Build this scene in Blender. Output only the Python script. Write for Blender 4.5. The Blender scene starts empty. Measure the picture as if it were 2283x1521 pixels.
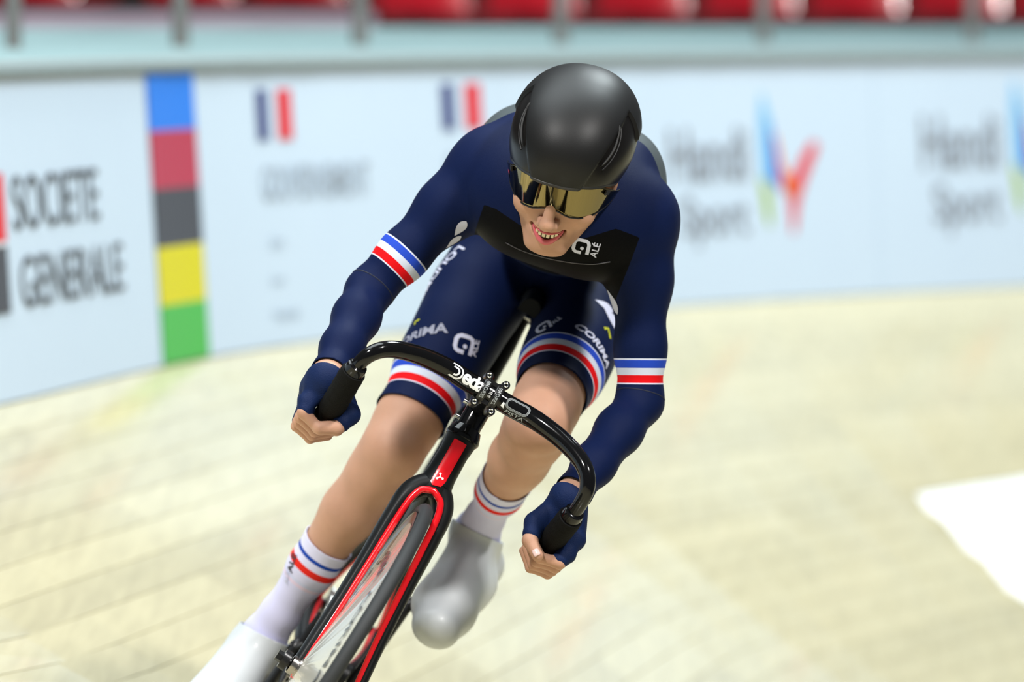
import bpy, bmesh, math, random
import numpy as np
from mathutils import Vector, Matrix
from mathutils.bvhtree import BVHTree

SC = bpy.context.scene
COL = SC.collection
random.seed(4)
RNG = np.random.default_rng(4)

# ------------------------------------------------------------------ camera
FPX = 2283 * 180.0 / 36.0                      # focal length in photo pixels
PITCH = math.atan((760.5 - 45.0) / FPX)        # horizon lies near the top of the frame
CAM = np.array([0.0, 0.0, 1.35])
FW = np.array([0.0, math.cos(PITCH), -math.sin(PITCH)])
RT = np.array([1.0, 0.0, 0.0])
UP = np.cross(RT, FW)
cam_d = bpy.data.cameras.new('camera')
cam_d.lens = 180.0
cam_d.sensor_width = 36.0
cam_d.clip_end = 200.0
cam_d.dof.use_dof = True
cam_d.dof.focus_distance = 8.26
cam_d.dof.aperture_fstop = 2.4
cam = bpy.data.objects.new('camera', cam_d)
COL.objects.link(cam)
cam.location = CAM
cam.rotation_euler = (math.pi / 2 - PITCH, 0.0, 0.0)
SC.camera = cam

# ------------------------------------------------------------------ light of the hall
SC.view_settings.view_transform = 'Standard'
SC.view_settings.look = 'None'
SC.view_settings.gamma = 1.0
SC.view_settings.use_curve_mapping = False
SC.view_settings.exposure = 0.38
SC.cycles.use_denoising = True
world = bpy.data.worlds.new('hall_air')
SC.world = world
world.use_nodes = True
bg = world.node_tree.nodes['Background']
bg.inputs['Color'].default_value = (0.86, 0.93, 1.0, 1)
bg.inputs['Strength'].default_value = 0.09


def area(name, loc, target, size, power, col):
    d = bpy.data.lights.new(name, 'AREA')
    d.shape = 'RECTANGLE'
    d.size, d.size_y = size
    d.energy = power
    d.color = col
    o = bpy.data.objects.new(name, d)
    COL.objects.link(o)
    o.location = loc
    o.rotation_euler = (Vector(target) - Vector(loc)).to_track_quat('-Z', 'Y').to_euler()
    return o


area('floodlight_bank', (-2.6, 2.6, 8.6), (0.1, 8.6, 0.8), (0.8, 0.8), 600, (1.0, 0.98, 0.95))
area('floodlight_bank', (5.2, 3.6, 8.0), (0.1, 8.6, 0.8), (0.8, 0.8), 600, (1.0, 0.98, 0.95))
area('roof_light_track', (-1.5, 10.5, 9.5), (-0.5, 11.0, 0.0), (6.0, 6.0), 520, (0.88, 0.97, 1.0))
area('roof_light_stand', (3.0, 14.0, 8.0), (0.0, 8.8, 0.8), (2.0, 2.0), 460, (0.86, 0.97, 1.0))


def P(px, py, depth):
    """point seen at a photo pixel, DEPTH metres along the viewing axis"""
    return CAM + depth * (FW + RT * ((px - 1141.5) / FPX) - UP * ((py - 760.5) / FPX))


def ray(px, py):
    v = FW + RT * ((px - 1141.5) / FPX) - UP * ((py - 760.5) / FPX)
    return v / np.linalg.norm(v)


# ------------------------------------------------------------------ material helpers
MATS = {}


def mat(name, col=(0.5, 0.5, 0.5), rough=0.5, metal=0.0, spec=0.5, coat=0.0, noise=0.0, nscale=40.0,
        bump=0.0, bscale=200.0, sheen=0.0, sss=0.0, stretch=None):
    if name in MATS:
        return MATS[name]
    m = bpy.data.materials.new(name)
    m.use_nodes = True
    nt = m.node_tree
    b = nt.nodes['Principled BSDF']
    b.inputs['Base Color'].default_value = (*col, 1)
    b.inputs['Roughness'].default_value = rough
    b.inputs['Metallic'].default_value = metal
    b.inputs['Specular IOR Level'].default_value = spec
    b.inputs['Coat Weight'].default_value = coat
    b.inputs['Coat Roughness'].default_value = 0.08
    b.inputs['Sheen Weight'].default_value = sheen
    b.inputs['Sheen Roughness'].default_value = 0.4
    if sss:
        b.inputs['Subsurface Weight'].default_value = sss
        b.inputs['Subsurface Radius'].default_value = (0.012, 0.004, 0.002)
        b.inputs['Subsurface Scale'].default_value = 0.6
    tc = nt.nodes.new('ShaderNodeTexCoord')
    src = tc.outputs['Object']
    if stretch:
        mp = nt.nodes.new('ShaderNodeMapping')
        mp.inputs['Scale'].default_value = stretch
        nt.links.new(src, mp.inputs['Vector'])
        src = mp.outputs['Vector']
    if noise:
        n = nt.nodes.new('ShaderNodeTexNoise')
        n.inputs['Scale'].default_value = nscale
        n.inputs['Detail'].default_value = 5
        nt.links.new(src, n.inputs['Vector'])
        mx = nt.nodes.new('ShaderNodeMix')
        mx.data_type = 'RGBA'
        mx.inputs['A'].default_value = (*[c * (1 - noise) for c in col], 1)
        mx.inputs['B'].default_value = (*[min(1, c * (1 + noise)) for c in col], 1)
        nt.links.new(n.outputs['Fac'], mx.inputs['Factor'])
        nt.links.new(mx.outputs['Result'], b.inputs['Base Color'])
    if bump:
        n2 = nt.nodes.new('ShaderNodeTexNoise')
        n2.inputs['Scale'].default_value = bscale
        nt.links.new(src, n2.inputs['Vector'])
        bp = nt.nodes.new('ShaderNodeBump')
        bp.inputs['Strength'].default_value = bump
        bp.inputs['Distance'].default_value = 0.002
        nt.links.new(n2.outputs['Fac'], bp.inputs['Height'])
        nt.links.new(bp.outputs['Normal'], b.inputs['Normal'])
    MATS[name] = m
    return m


def ramp_mat(name, attr, lo, hi, stops, rough=0.5, sheen=0.0, bump=0.0, bscale=900.0, base=None, noise=0.0):
    """colour bands read from a per-vertex distance along a limb; stops = [(metres, colour)] constant steps"""
    m = mat(name, stops[0][1], rough=rough, sheen=sheen, bump=bump, bscale=bscale, spec=0.06)
    nt = m.node_tree
    b = nt.nodes['Principled BSDF']
    at = nt.nodes.new('ShaderNodeAttribute')
    at.attribute_name = attr
    mr = nt.nodes.new('ShaderNodeMapRange')
    mr.inputs['From Min'].default_value = lo
    mr.inputs['From Max'].default_value = hi
    nt.links.new(at.outputs['Fac'], mr.inputs['Value'])
    cr = nt.nodes.new('ShaderNodeValToRGB')
    cr.color_ramp.interpolation = 'CONSTANT'
    els = cr.color_ramp.elements
    while len(els) < len(stops):
        els.new(0.5)
    for e, (p, c) in zip(els, stops):
        e.position = max(0.0, min(1.0, (p - lo) / (hi - lo)))
        e.color = (*c, 1)
    nt.links.new(mr.outputs['Result'], cr.inputs['Fac'])
    nt.links.new(cr.outputs['Color'], b.inputs['Base Color'])
    return m


# ------------------------------------------------------------------ object helpers
def tag(o, label=None, cat=None, group=None, kind=None):
    if label:
        o['label'] = label
    if cat:
        o['category'] = cat
    if group:
        o['group'] = group
    if kind:
        o['kind'] = kind
    return o


def empty(name, loc=(0, 0, 0)):
    o = bpy.data.objects.new(name, None)
    o.empty_display_size = 0.1
    COL.objects.link(o)
    o.location = Vector(loc)
    return o


def put(name, me, m=None, parent=None, smooth=True):
    if m is not None and not me.materials:
        me.materials.append(m)
    if smooth:
        for p in me.polygons:
            p.use_smooth = True
    o = bpy.data.objects.new(name, me)
    COL.objects.link(o)
    if parent is not None:
        o.parent = parent
        # vertices are written in world space: undo the parents' offset
        off = Vector((0, 0, 0))
        p = parent
        while p is not None:
            off += p.location
            p = p.parent
        o.location = -off
    return o


def mesh(name, verts, faces):
    me = bpy.data.meshes.new(name)
    me.from_pydata([tuple(map(float, v)) for v in verts], [], [tuple(int(i) for i in f) for f in faces])
    me.update()
    return me


class MB:
    """collects vertices and faces of one mesh"""
    def __init__(self):
        self.v = []
        self.f = []

    def add(self, v, f):
        n = len(self.v)
        self.v += [np.asarray(p, float) for p in v]
        self.f += [tuple(i + n for i in q) for q in f]
        return self

    def tube(self, pts, rad, seg=14, caps=True, flat=None, up=None):
        """tube through PTS; RAD a number or list; FLAT (ratio) squashes across UP"""
        pts = [np.asarray(p, float) for p in pts]
        n = len(pts)
        rad = [rad] * n if np.isscalar(rad) else list(rad)
        ref = np.array([0.0, 0.0, 1.0]) if up is None else np.asarray(up, float)
        vs, fs = [], []
        prev = None
        for i, p in enumerate(pts):
            t = pts[min(i + 1, n - 1)] - pts[max(i - 1, 0)]
            t = t / np.linalg.norm(t)
            if up is None and prev is not None:
                a = prev - t * (prev @ t)
            else:
                a = ref - t * (ref @ t)
                if np.linalg.norm(a) < 1e-4:
                    a = np.array([1.0, 0.0, 0.0]) - t * t[0]
            a = a / np.linalg.norm(a)
            prev = a
            b = np.cross(t, a)
            fl = 1.0 if flat is None else (flat if np.isscalar(flat) else flat[i])
            for k in range(seg):
                w = 2 * math.pi * k / seg
                vs.append(p + rad[i] * (a * math.cos(w) + b * math.sin(w) * fl))
        for i in range(n - 1):
            for k in range(seg):
                k2 = (k + 1) % seg
                fs.append((i * seg + k, i * seg + k2, (i + 1) * seg + k2, (i + 1) * seg + k))
        if caps:
            fs.append(tuple(range(seg - 1, -1, -1)))
            fs.append(tuple((n - 1) * seg + k for k in range(seg)))
        return self.add(vs, fs)

    def box(self, c, ax, half):
        c = np.asarray(c, float)
        A = [np.asarray(a, float) * h for a, h in zip(ax, half)]
        vs = [c + sx * A[0] + sy * A[1] + sz * A[2] for sx in (-1, 1) for sy in (-1, 1) for sz in (-1, 1)]
        fs = [(0, 1, 3, 2), (4, 6, 7, 5), (0, 4, 5, 1), (2, 3, 7, 6), (0, 2, 6, 4), (1, 5, 7, 3)]
        return self.add(vs, fs)

    def ring(self, c, ax, R, r, seg=64, rs=12, a0=0.0, a1=2 * math.pi, prof=None):
        """torus (or profile ring) about axis ax[2] in plane ax[0], ax[1]"""
        c = np.asarray(c, float)
        e0, e1, e2 = [np.asarray(a, float) for a in ax]
        if prof is None:
            prof = [(r * math.cos(2 * math.pi * k / rs), r * math.sin(2 * math.pi * k / rs)) for k in range(rs)]
        m = len(prof)
        vs = []
        for i in range(seg):
            a = 2 * math.pi * i / seg
            d = e0 * math.cos(a) + e1 * math.sin(a)
            for (pr, pz) in prof:
                vs.append(c + d * (R + pr) + e2 * pz)
        fs = []
        for i in range(seg):
            i2 = (i + 1) % seg
            for k in range(m):
                k2 = (k + 1) % m
                fs.append((i * m + k, i2 * m + k, i2 * m + k2, i * m + k2))
        return self.add(vs, fs)

    def build(self, name, m, parent=None, smooth=True, bevel=0.0, autosmooth=None):
        me = mesh(name, self.v, self.f)
        bm = bmesh.new()
        bm.from_mesh(me)
        bmesh.ops.recalc_face_normals(bm, faces=bm.faces)
        bm.to_mesh(me)
        bm.free()
        o = put(name, me, m, parent, smooth)
        if bevel:
            b = o.modifiers.new('bevel', 'BEVEL')
            b.width = bevel
            b.segments = 2
            b.limit_method = 'ANGLE'
        if smooth:
            sharp_edges(me, 38)
        return o


def sharp_edges(me, deg):
    bm = bmesh.new()
    bm.from_mesh(me)
    lim = math.radians(deg)
    for e in bm.edges:
        if len(e.link_faces) == 2 and e.calc_face_angle(0.0) > lim:
            e.smooth = False
    bm.to_mesh(me)
    bm.free()


def catmull(pts, n=8):
    pts = [np.asarray(p, float) for p in pts]
    P0 = [2 * pts[0] - pts[1]] + pts + [2 * pts[-1] - pts[-2]]
    out = []
    for i in range(1, len(P0) - 2):
        a, b, c, d = P0[i - 1:i + 3]
        for k in range(n):
            t = k / n
            out.append(0.5 * (2 * b + (c - a) * t + (2 * a - 5 * b + 4 * c - d) * t * t + (3 * b - a - 3 * c + d) * t ** 3))
    out.append(pts[-1])
    return out


def text_mesh(txt, size=1.0, bold=0.0, shear=0.0, spacing=1.0, xs=1.0, maxedge=None, align='LEFT'):
    """flat lettering: vertices (n,2) and faces"""
    cu = bpy.data.curves.new('lettering', 'FONT')
    cu.body = txt
    cu.size = size
    cu.offset = bold * size
    cu.shear = shear
    cu.space_character = spacing
    cu.align_x = align
    cu.resolution_u = 4
    o = bpy.data.objects.new('lettering', cu)
    COL.objects.link(o)
    dg = bpy.context.evaluated_depsgraph_get()
    me = bpy.data.meshes.new_from_object(o.evaluated_get(dg))
    bpy.data.objects.remove(o)
    bpy.data.curves.remove(cu)
    return refine(me, maxedge, xs)


def refine(me, maxedge, xs=1.0):
    bm = bmesh.new()
    bm.from_mesh(me)
    bmesh.ops.remove_doubles(bm, verts=bm.verts, dist=1e-6)
    bmesh.ops.triangulate(bm, faces=bm.faces)
    if maxedge:
        for _ in range(5):
            long = [e for e in bm.edges if e.calc_length() > maxedge]
            if not long:
                break
            bmesh.ops.subdivide_edges(bm, edges=long, cuts=1)
            bmesh.ops.triangulate(bm, faces=[f for f in bm.faces if len(f.verts) > 3])
    bm.verts.ensure_lookup_table()
    V = np.array([(v.co.x * xs, v.co.y) for v in bm.verts])
    F = [tuple(v.index for v in f.verts) for f in bm.faces]
    bm.free()
    bpy.data.meshes.remove(me)
    return V, F


def poly_mesh(polys, maxedge=None):
    """flat polygons (lists of 2-D points) as a refined mesh"""
    vs, fs = [], []
    for p in polys:
        n = len(vs)
        vs += [(x, y, 0) for x, y in p]
        fs.append(tuple(range(n, n + len(p))))
    me = mesh('flat', vs, fs)
    return refine(me, maxedge)

# ================================================================== THE PLACE: banked track, boards, stand
BASE_H = 0.516            # height of the foot of the boards
BOARD_H = 0.708


def hit_z(px, py, z):
    v = ray(px, py)
    return CAM + v * ((z - CAM[2]) / v[2])


ctrl = [hit_z(px, py, BASE_H)[:2] for px, py in ((0, 905), (460, 800), (870, 745), (1500, 685), (2283, 640))]
d0 = (ctrl[1] - ctrl[0]) / np.linalg.norm(ctrl[1] - ctrl[0])
d1 = (ctrl[-1] - ctrl[-2]) / np.linalg.norm(ctrl[-1] - ctrl[-2])
rot = lambda v, a: np.array([v[0] * math.cos(a) - v[1] * math.sin(a), v[0] * math.sin(a) + v[1] * math.cos(a)])
pre = [ctrl[0] - d0 * t for t in (12.0, 8.0, 5.0, 2.5)]
post, q, dd = [], ctrl[-1], d1
for _ in range(4):
    dd = rot(dd, -0.14)
    q = q + dd * 1.8
    post.append(q)
curve = np.array(catmull(pre + ctrl + post, 24))
seg = np.linalg.norm(np.diff(curve, axis=0), axis=1)
SS = np.concatenate([[0], np.cumsum(seg)])
S_ = np.linspace(0, SS[-1], 400)
CX = np.interp(S_, SS, curve[:, 0])
CY = np.interp(S_, SS, curve[:, 1])
TAN = np.stack([np.gradient(CX, S_), np.gradient(CY, S_)], 1)
TAN /= np.linalg.norm(TAN, axis=1)[:, None]
for _ in range(6):
    TAN[1:-1] = (TAN[:-2] + 2 * TAN[1:-1] + TAN[2:]) / 4
INN = np.stack([TAN[:, 1], -TAN[:, 0]], 1)      # towards the infield


def at_s(s):
    c = np.array([np.interp(s, S_, CX), np.interp(s, S_, CY)])
    n = np.array([np.interp(s, S_, INN[:, 0]), np.interp(s, S_, INN[:, 1])])
    return c, n / np.linalg.norm(n)


def near_s(x, y):
    i = int(np.argmin((CX - x) ** 2 + (CY - y) ** 2))
    c, n = at_s(S_[i])
    return S_[i], (np.array([x, y]) - c) @ n


CONTACT_F = np.array([-0.4583, 8.1451, -0.0070])
CONTACT_R = np.array([-0.4506, 9.1050, -0.0101])
sF, dF = near_s(*CONTACT_F[:2])
sR, dR = near_s(*CONTACT_R[:2])
kF, kR = (BASE_H - CONTACT_F[2]) / dF, (BASE_H - CONTACT_R[2]) / dR


def bank(s):
    return min(max(kF + (kR - kF) * (s - sF) / (sR - sF), 0.33), 0.50)


def track_pt(s, d, lift=0.0):
    c, n = at_s(s)
    p = c + n * d
    return np.array([p[0], p[1], BASE_H - bank(s) * d + lift])


def track_hit(px, py):
    v = ray(px, py)
    t = 6.0
    for _ in range(4000):
        p = CAM + v * t
        s, d = near_s(p[0], p[1])
        if p[2] < BASE_H - bank(s) * d:
            return s, d
        t += 0.01
    return s, d


def board_pt(s, h, off=0.0):
    """point on the face of the boards: S along the track, H above its foot, OFF towards the infield"""
    c, n = at_s(s)
    p = c + n * (off - 0.062 * h)
    return np.array([p[0], p[1], BASE_H + h])


def proj(p):
    d = np.asarray(p) - CAM
    z = d @ FW
    return np.array([1141.5 + FPX * (d @ RT) / z, 760.5 - FPX * (d @ UP) / z])


def board_inv(px, py):
    s, h = near_s(*hit_z(px, 800, BASE_H)[:2])[0], 0.35
    for _ in range(30):
        e = proj(board_pt(s, h)) - (px, py)
        a = (proj(board_pt(s + 1e-3, h)) - proj(board_pt(s, h))) / 1e-3
        b = (proj(board_pt(s, h + 1e-3)) - proj(board_pt(s, h))) / 1e-3
        st = np.linalg.solve(np.stack([a, b], 1), -e)
        s += float(np.clip(st[0], -1, 1))
        h += float(np.clip(st[1], -0.5, 0.5))
    return s, h


# ---- materials of the place
def wood_material(name, tone):
    m = mat(name, tone, rough=0.22, coat=0.35, spec=0.5)
    nt = m.node_tree
    b = nt.nodes['Principled BSDF']
    tc = nt.nodes.new('ShaderNodeTexCoord')
    mp = nt.nodes.new('ShaderNodeMapping')
    mp.inputs['Rotation'].default_value = (0, 0, math.radians(12))
    mp.inputs['Scale'].default_value = (30, 1.6, 30)
    nt.links.new(tc.outputs['Object'], mp.inputs['Vector'])
    n = nt.nodes.new('ShaderNodeTexNoise')
    n.inputs['Scale'].default_value = 1.4
    n.inputs['Detail'].default_value = 6
    nt.links.new(mp.outputs['Vector'], n.inputs['Vector'])
    oi = nt.nodes.new('ShaderNodeObjectInfo')
    add = nt.nodes.new('ShaderNodeMath')
    add.operation = 'MULTIPLY_ADD'
    add.inputs[1].default_value = 0.35
    nt.links.new(oi.outputs['Random'], add.inputs[0])
    nt.links.new(n.outputs['Fac'], add.inputs[2])
    cr = nt.nodes.new('ShaderNodeValToRGB')
    e = cr.color_ramp.elements
    e[0].position, e[0].color = 0.25, (*[c * 0.80 for c in tone], 1)
    e[1].position, e[1].color = 0.95, (*[min(1, c * 1.10) for c in tone], 1)
    nt.links.new(add.outputs[0], cr.inputs['Fac'])
    nt.links.new(cr.outputs['Color'], b.inputs['Base Color'])
    n2 = nt.nodes.new('ShaderNodeTexNoise')
    n2.inputs['Scale'].default_value = 2.2
    nt.links.new(mp.outputs['Vector'], n2.inputs['Vector'])
    bp = nt.nodes.new('ShaderNodeBump')
    bp.inputs['Strength'].default_value = 0.25
    bp.inputs['Distance'].default_value = 0.002
    nt.links.new(n2.outputs['Fac'], bp.inputs['Height'])
    nt.links.new(bp.outputs['Normal'], b.inputs['Normal'])
    return m


M_WOOD = wood_material('track_wood', (0.585, 0.525, 0.335))
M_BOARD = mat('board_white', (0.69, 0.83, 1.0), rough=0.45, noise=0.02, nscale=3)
M_INKK = mat('print_black', (0.035, 0.035, 0.04), rough=0.5)
M_INKG = mat('print_grey', (0.30, 0.33, 0.38), rough=0.5)
M_INKP = mat('print_pale_grey', (0.42, 0.48, 0.55), rough=0.5)
M_INKW = mat('print_white', (0.85, 0.88, 0.95), rough=0.5)
M_INKR = mat('print_red', (0.85, 0.035, 0.05), rough=0.5)
M_INKC = mat('print_crimson', (0.55, 0.05, 0.10), rough=0.5)
M_INKB = mat('print_blue', (0.03, 0.25, 0.95), rough=0.5)
M_INKN = mat('print_navy', (0.03, 0.04, 0.22), rough=0.5)
M_INKD = mat('print_dark_grey', (0.075, 0.08, 0.10), rough=0.5)
M_INKY = mat('print_yellow', (0.80, 0.72, 0.01), rough=0.5)
M_INKE = mat('print_green', (0.09, 0.55, 0.10), rough=0.5)
M_INKL = mat('print_lime', (0.42, 0.60, 0.04), rough=0.5)
M_INKS = mat('print_sky', (0.25, 0.62, 0.95), rough=0.5)
M_STEEL = mat('grey_steel', (0.22, 0.21, 0.20), rough=0.4, metal=0.3, noise=0.08, nscale=20)
M_LEDGE = mat('pale_teal_concrete', (0.30, 0.43, 0.44), rough=0.55, noise=0.12, nscale=2.5, bump=0.2, bscale=30)
M_CAP = mat('grey_cap_rail', (0.22, 0.24, 0.23), rough=0.5, noise=0.1, nscale=9)
M_SEAT = mat('red_seat_plastic', (0.72, 0.012, 0.03), rough=0.28, coat=0.3, noise=0.12, nscale=6)
M_TERR = mat('mauve_concrete', (0.46, 0.38, 0.42), rough=0.8, noise=0.2, nscale=2)
M_DARK = mat('dark_concourse', (0.05, 0.035, 0.035), rough=0.8, noise=0.3, nscale=1.2)


# ---- floor: the banked wooden track with its planks
def track_strip(mb, s0, s1, da, db, lift, n, thick=0.0):
    ss = np.linspace(s0, s1, n + 1)
    top = [[track_pt(s, d, lift) for d in (da, db)] for s in ss]
    vs, fs = [], []
    for a, b in top:
        vs += [a, b]
    for i in range(n):
        fs.append((2 * i, 2 * i + 1, 2 * i + 3, 2 * i + 2))
    if thick:
        m = len(vs)
        vs += [v - np.array([0, 0, thick]) for v in vs]
        for i in range(n):
            fs.append((m + 2 * i, m + 2 * i + 2, m + 2 * i + 3, m + 2 * i + 1))
            fs.append((2 * i, 2 * i + 2, m + 2 * i + 2, m + 2 * i))
            fs.append((2 * i + 1, m + 2 * i + 1, m + 2 * i + 3, 2 * i + 3))
        fs.append((0, m, m + 1, 1))
        fs.append((2 * n, 2 * n + 1, m + 2 * n + 1, m + 2 * n))
    mb.add(vs, fs)


mb = MB()
s_lo, s_hi = 0.5, SS[-1] - 0.3
for i in range(12):
    track_strip(mb, s_lo, s_hi, i * 0.55 - 0.12, (i + 1) * 0.55 - 0.12, -0.004, 70)
me = mesh('floor', mb.v, mb.f)
bm = bmesh.new(); bm.from_mesh(me)
bmesh.ops.remove_doubles(bm, verts=bm.verts, dist=1e-4)
bmesh.ops.recalc_face_normals(bm, faces=bm.faces)
if sum(f.normal.z for f in bm.faces) < 0:
    bmesh.ops.reverse_faces(bm, faces=bm.faces)
bm.to_mesh(me); bm.free()
floor = tag(put('floor', me, M_WOOD), 'pale varnished wooden track banked up to the advertising boards', 'track', kind='structure')
PW, PL = 0.085, 2.3
SA = near_s(*ctrl[0])[0]
npl = 0
for r in range(46):
    off = (r * 0.83) % PL
    k = 0
    s = SA - 3.9 - off
    while s < SA + 8.2 - 0.05 * r:
        a, b = max(s, SA - 3.9) + 0.001, s + PL - 0.001
        s += PL
        if b - a < 0.3 or npl >= 298:
            continue
        # only where the photograph can show it
        pm = [proj(track_pt(x, (r + 0.5) * PW)) for x in (a, 0.5 * (a + b), b)]
        if max(p[0] for p in pm) < -150 or min(p[0] for p in pm) > 2450 or min(p[1] for p in pm) > 1700:
            continue
        mb = MB()
        track_strip(mb, a, b, r * PW + 0.0012, (r + 1) * PW - 0.0012, -0.0035 + 0.0039, 6, 0.003)
        mb.build('plank', M_WOOD, floor, smooth=False)
        npl += 1

# white printed field lying on the track
pts = [(2040, 1108), (2283, 1068), (2560, 1020), (2700, 1640), (2283, 1342)]
V, F = poly_mesh([pts], 60)
vs = []
for px, py in V:
    s, d = track_hit(px, py)
    vs.append(track_pt(s, d, 0.004))
me = mesh('track_decal', vs, F)
bm = bmesh.new(); bm.from_mesh(me)
bmesh.ops.recalc_face_normals(bm, faces=bm.faces)
if sum(f.normal.z for f in bm.faces) < 0:
    bmesh.ops.reverse_faces(bm, faces=bm.faces)
bm.to_mesh(me); bm.free()
o = put('track_decal', me, mat('decal_white', (0.93, 0.94, 0.96), rough=0.5, noise=0.02, nscale=4))
tag(o, 'plain white printed field on the wooden track at the right', 'decal')
sm = o.modifiers.new('thickness', 'SOLIDIFY'); sm.thickness = 0.003; sm.offset = -1


# ---- advertising boards
def board_slab(mb, s0, s1, h0, h1, off0, off1, n=10):
    ss = np.linspace(s0, s1, n + 1)
    vs, fs = [], []
    for s in ss:
        vs += [board_pt(s, h0, off1), board_pt(s, h1, off1), board_pt(s, h1, off0), board_pt(s, h0, off0)]
    for i in range(n):
        for k in range(4):
            k2 = (k + 1) % 4
            fs.append((4 * i + k, 4 * i + k2, 4 * i + 4 + k2, 4 * i + 4 + k))
    fs += [(0, 3, 2, 1), (4 * n, 4 * n + 1, 4 * n + 2, 4 * n + 3)]
    mb.add(vs, fs)


def print_on(name, V, F, s0, s1, h0, h1, m, parent, fit=True):
    """lay flat artwork (fitted into the S/H box) on the board face"""
    lo, hi = V.min(0), V.max(0)
    t = (V - lo) / (hi - lo)
    vs = [board_pt(s0 + (s1 - s0) * a, h0 + (h1 - h0) * b, 0.0035) for a, b in t]
    me = mesh(name, vs, F)
    return put(name, me, m, parent, smooth=False)


def bar_print(name, s0, s1, h0, h1, m, parent, skew=0.0):
    V, F = poly_mesh([[(0, 0), (1, 0), (1 + skew, 1), (skew, 1)]], 0.12)
    return print_on(name, V, F, s0, s1, h0, h1, m, parent)


def sx(px, py):
    return board_inv(px, py)[0]


def hy(px, py):
    return board_inv(px, py)[1]


JOINTS = [SA - 4.0, sx(449, 480), sx(1120, 420), sx(1955, 380), S_[-1] - 1.0]
BLAB = ['white advertising board with black bank lettering and a column of five colour stripes',
        'white advertising board with two tricolour flag emblems behind the rider',
        'white advertising board with grey lettering and a red tick emblem',
        'white advertising board at the right edge with grey lettering cut off by the frame']
boards = []
for i in range(4):
    c = board_pt(JOINTS[i], 0)
    b = empty('advertising_board', c)
    tag(b, BLAB[i], 'advertising board', 'boards along the outer edge of the track')
    mb = MB()
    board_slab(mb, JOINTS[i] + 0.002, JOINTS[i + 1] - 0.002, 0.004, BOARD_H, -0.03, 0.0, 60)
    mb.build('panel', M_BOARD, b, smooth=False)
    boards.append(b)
b = boards[0]
V, F = text_mesh('SOCIETE')
print_on('lettering', V, F, sx(26, 450), sx(216, 425), hy(34, 514), hy(26, 392), M_INKK, b)
V, F = text_mesh('GENERALE')
print_on('lettering', V, F, sx(44, 625), sx(272, 590), hy(52, 688), hy(44, 572), M_INKK, b)
s1 = sx(7, 460)
w = 0.19
bar_print('red_square', s1 - w, s1, hy(4, 538), hy(2, 386), M_INKR, b)
bar_print('black_square', s1 - w, s1, hy(14, 698), hy(8, 548), M_INKD, b)
bar_print('white_line', s1 - w, s1, hy(5, 549), hy(5, 539), M_INKW, b)
s0, s1 = sx(342, 490), sx(446, 480)
for k, m in enumerate((M_INKE, M_INKY, M_INKD, M_INKC, M_INKB)):
    bar_print('colour_stripe', s0, s1, 0.006 + k * 0.1403, 0.006 + (k + 1) * 0.1403, m, b)
b = boards[1]
for (x0, y0, x1, y1), txt in (((571, 200, 648, 314), True), ((984, 187, 1070, 290), False)):
    w = x1 - x0
    ym = (y0 + y1) / 2
    h0, h1 = hy(x0, y1), hy(x0, y0)
    bar_print('flag_blue', sx(x0, ym), sx(x0 + 0.30 * w, ym), h0, h1, M_INKN, b)
    bar_print('flag_red', sx(x0 + 0.60 * w, ym), sx(x1, ym), h0, h1, M_INKR, b)
    k = (y1 - y0) / 114.0
    dx = lambda q: x0 + (q - 571) * k
    dy = lambda q: y0 + (q - 200) * k * 0.98
    V, F = text_mesh('GOUVERNEMENT', bold=0.004)
    print_on('lettering', V, F, sx(dx(582), dy(415)), sx(dx(822), dy(400)), hy(dx(582), dy(455)), hy(dx(582), dy(375)), M_INKP, b)
    for j, tx in enumerate(('Liberté', 'Égalité', 'Fraternité')):
        V, F = text_mesh(tx, bold=0.004)
        xx, yy = 600 + 5 * j, (548, 634, 712)[j]
        print_on('lettering', V, F, sx(dx(xx), dy(yy)), sx(dx(xx + (30, 28, 55)[j]), dy(yy)), hy(dx(xx), dy(yy + 13)), hy(dx(xx), dy(yy - 13)), M_INKP, b)


def handi(b, ox, oy, k):
    X = lambda q: ox + (q - 1490) * k
    Y = lambda q: oy + (q - 280) * k
    V, F = text_mesh('Handi', bold=0.02)
    print_on('lettering', V, F, sx(X(1490), Y(350)), sx(X(1665), Y(350)), hy(X(1490), Y(408)), hy(X(1490), Y(288)), M_INKG, b)
    V, F = text_mesh('Sport', bold=0.015)
    print_on('lettering', V, F, sx(X(1520), Y(500)), sx(X(1668), Y(500)), hy(X(1520), Y(556)), hy(X(1520), Y(438)), M_INKG, b)

    def stroke(pts, m, name):
        n = len(pts)
        L_, R_ = [], []
        for i, (x, y, w) in enumerate(pts):
            a = np.array(pts[min(i + 1, n - 1)][:2]) - np.array(pts[max(i - 1, 0)][:2])
            a = a / np.linalg.norm(a)
            nn = np.array([-a[1], a[0]])
            L_.append((np.array([x, y]) + nn * w)); R_.append((np.array([x, y]) - nn * w))
        V, F = poly_mesh([L_ + R_[::-1]], 30)
        vs = [board_pt(*board_inv(X(a), Y(c)), 0.0035) for a, c in V]
        put(name, mesh(name, vs, F), m, b, smooth=False)
    stroke([(1696, 208, 2), (1702, 260, 12), (1706, 330, 13), (1708, 400, 9)], M_INKS, 'sky_stroke')
    stroke([(1712, 262, 3), (1717, 330, 9), (1728, 400, 8), (1740, 425, 2)], M_INKB, 'blue_stroke')
    stroke([(1694, 395, 2), (1706, 430, 9), (1712, 480, 7), (1716, 505, 2)], M_INKL, 'lime_stroke')
    stroke([(1726, 300, 2), (1738, 370, 6), (1758, 415, 14), (1772, 440, 8)], mat('print_orange', (0.95, 0.22, 0.03)), 'orange_stroke')
    stroke([(1816, 318, 9), (1800, 350, 13), (1778, 405, 15), (1769, 450, 11), (1768, 520, 3)], M_INKR, 'red_tick')


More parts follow.
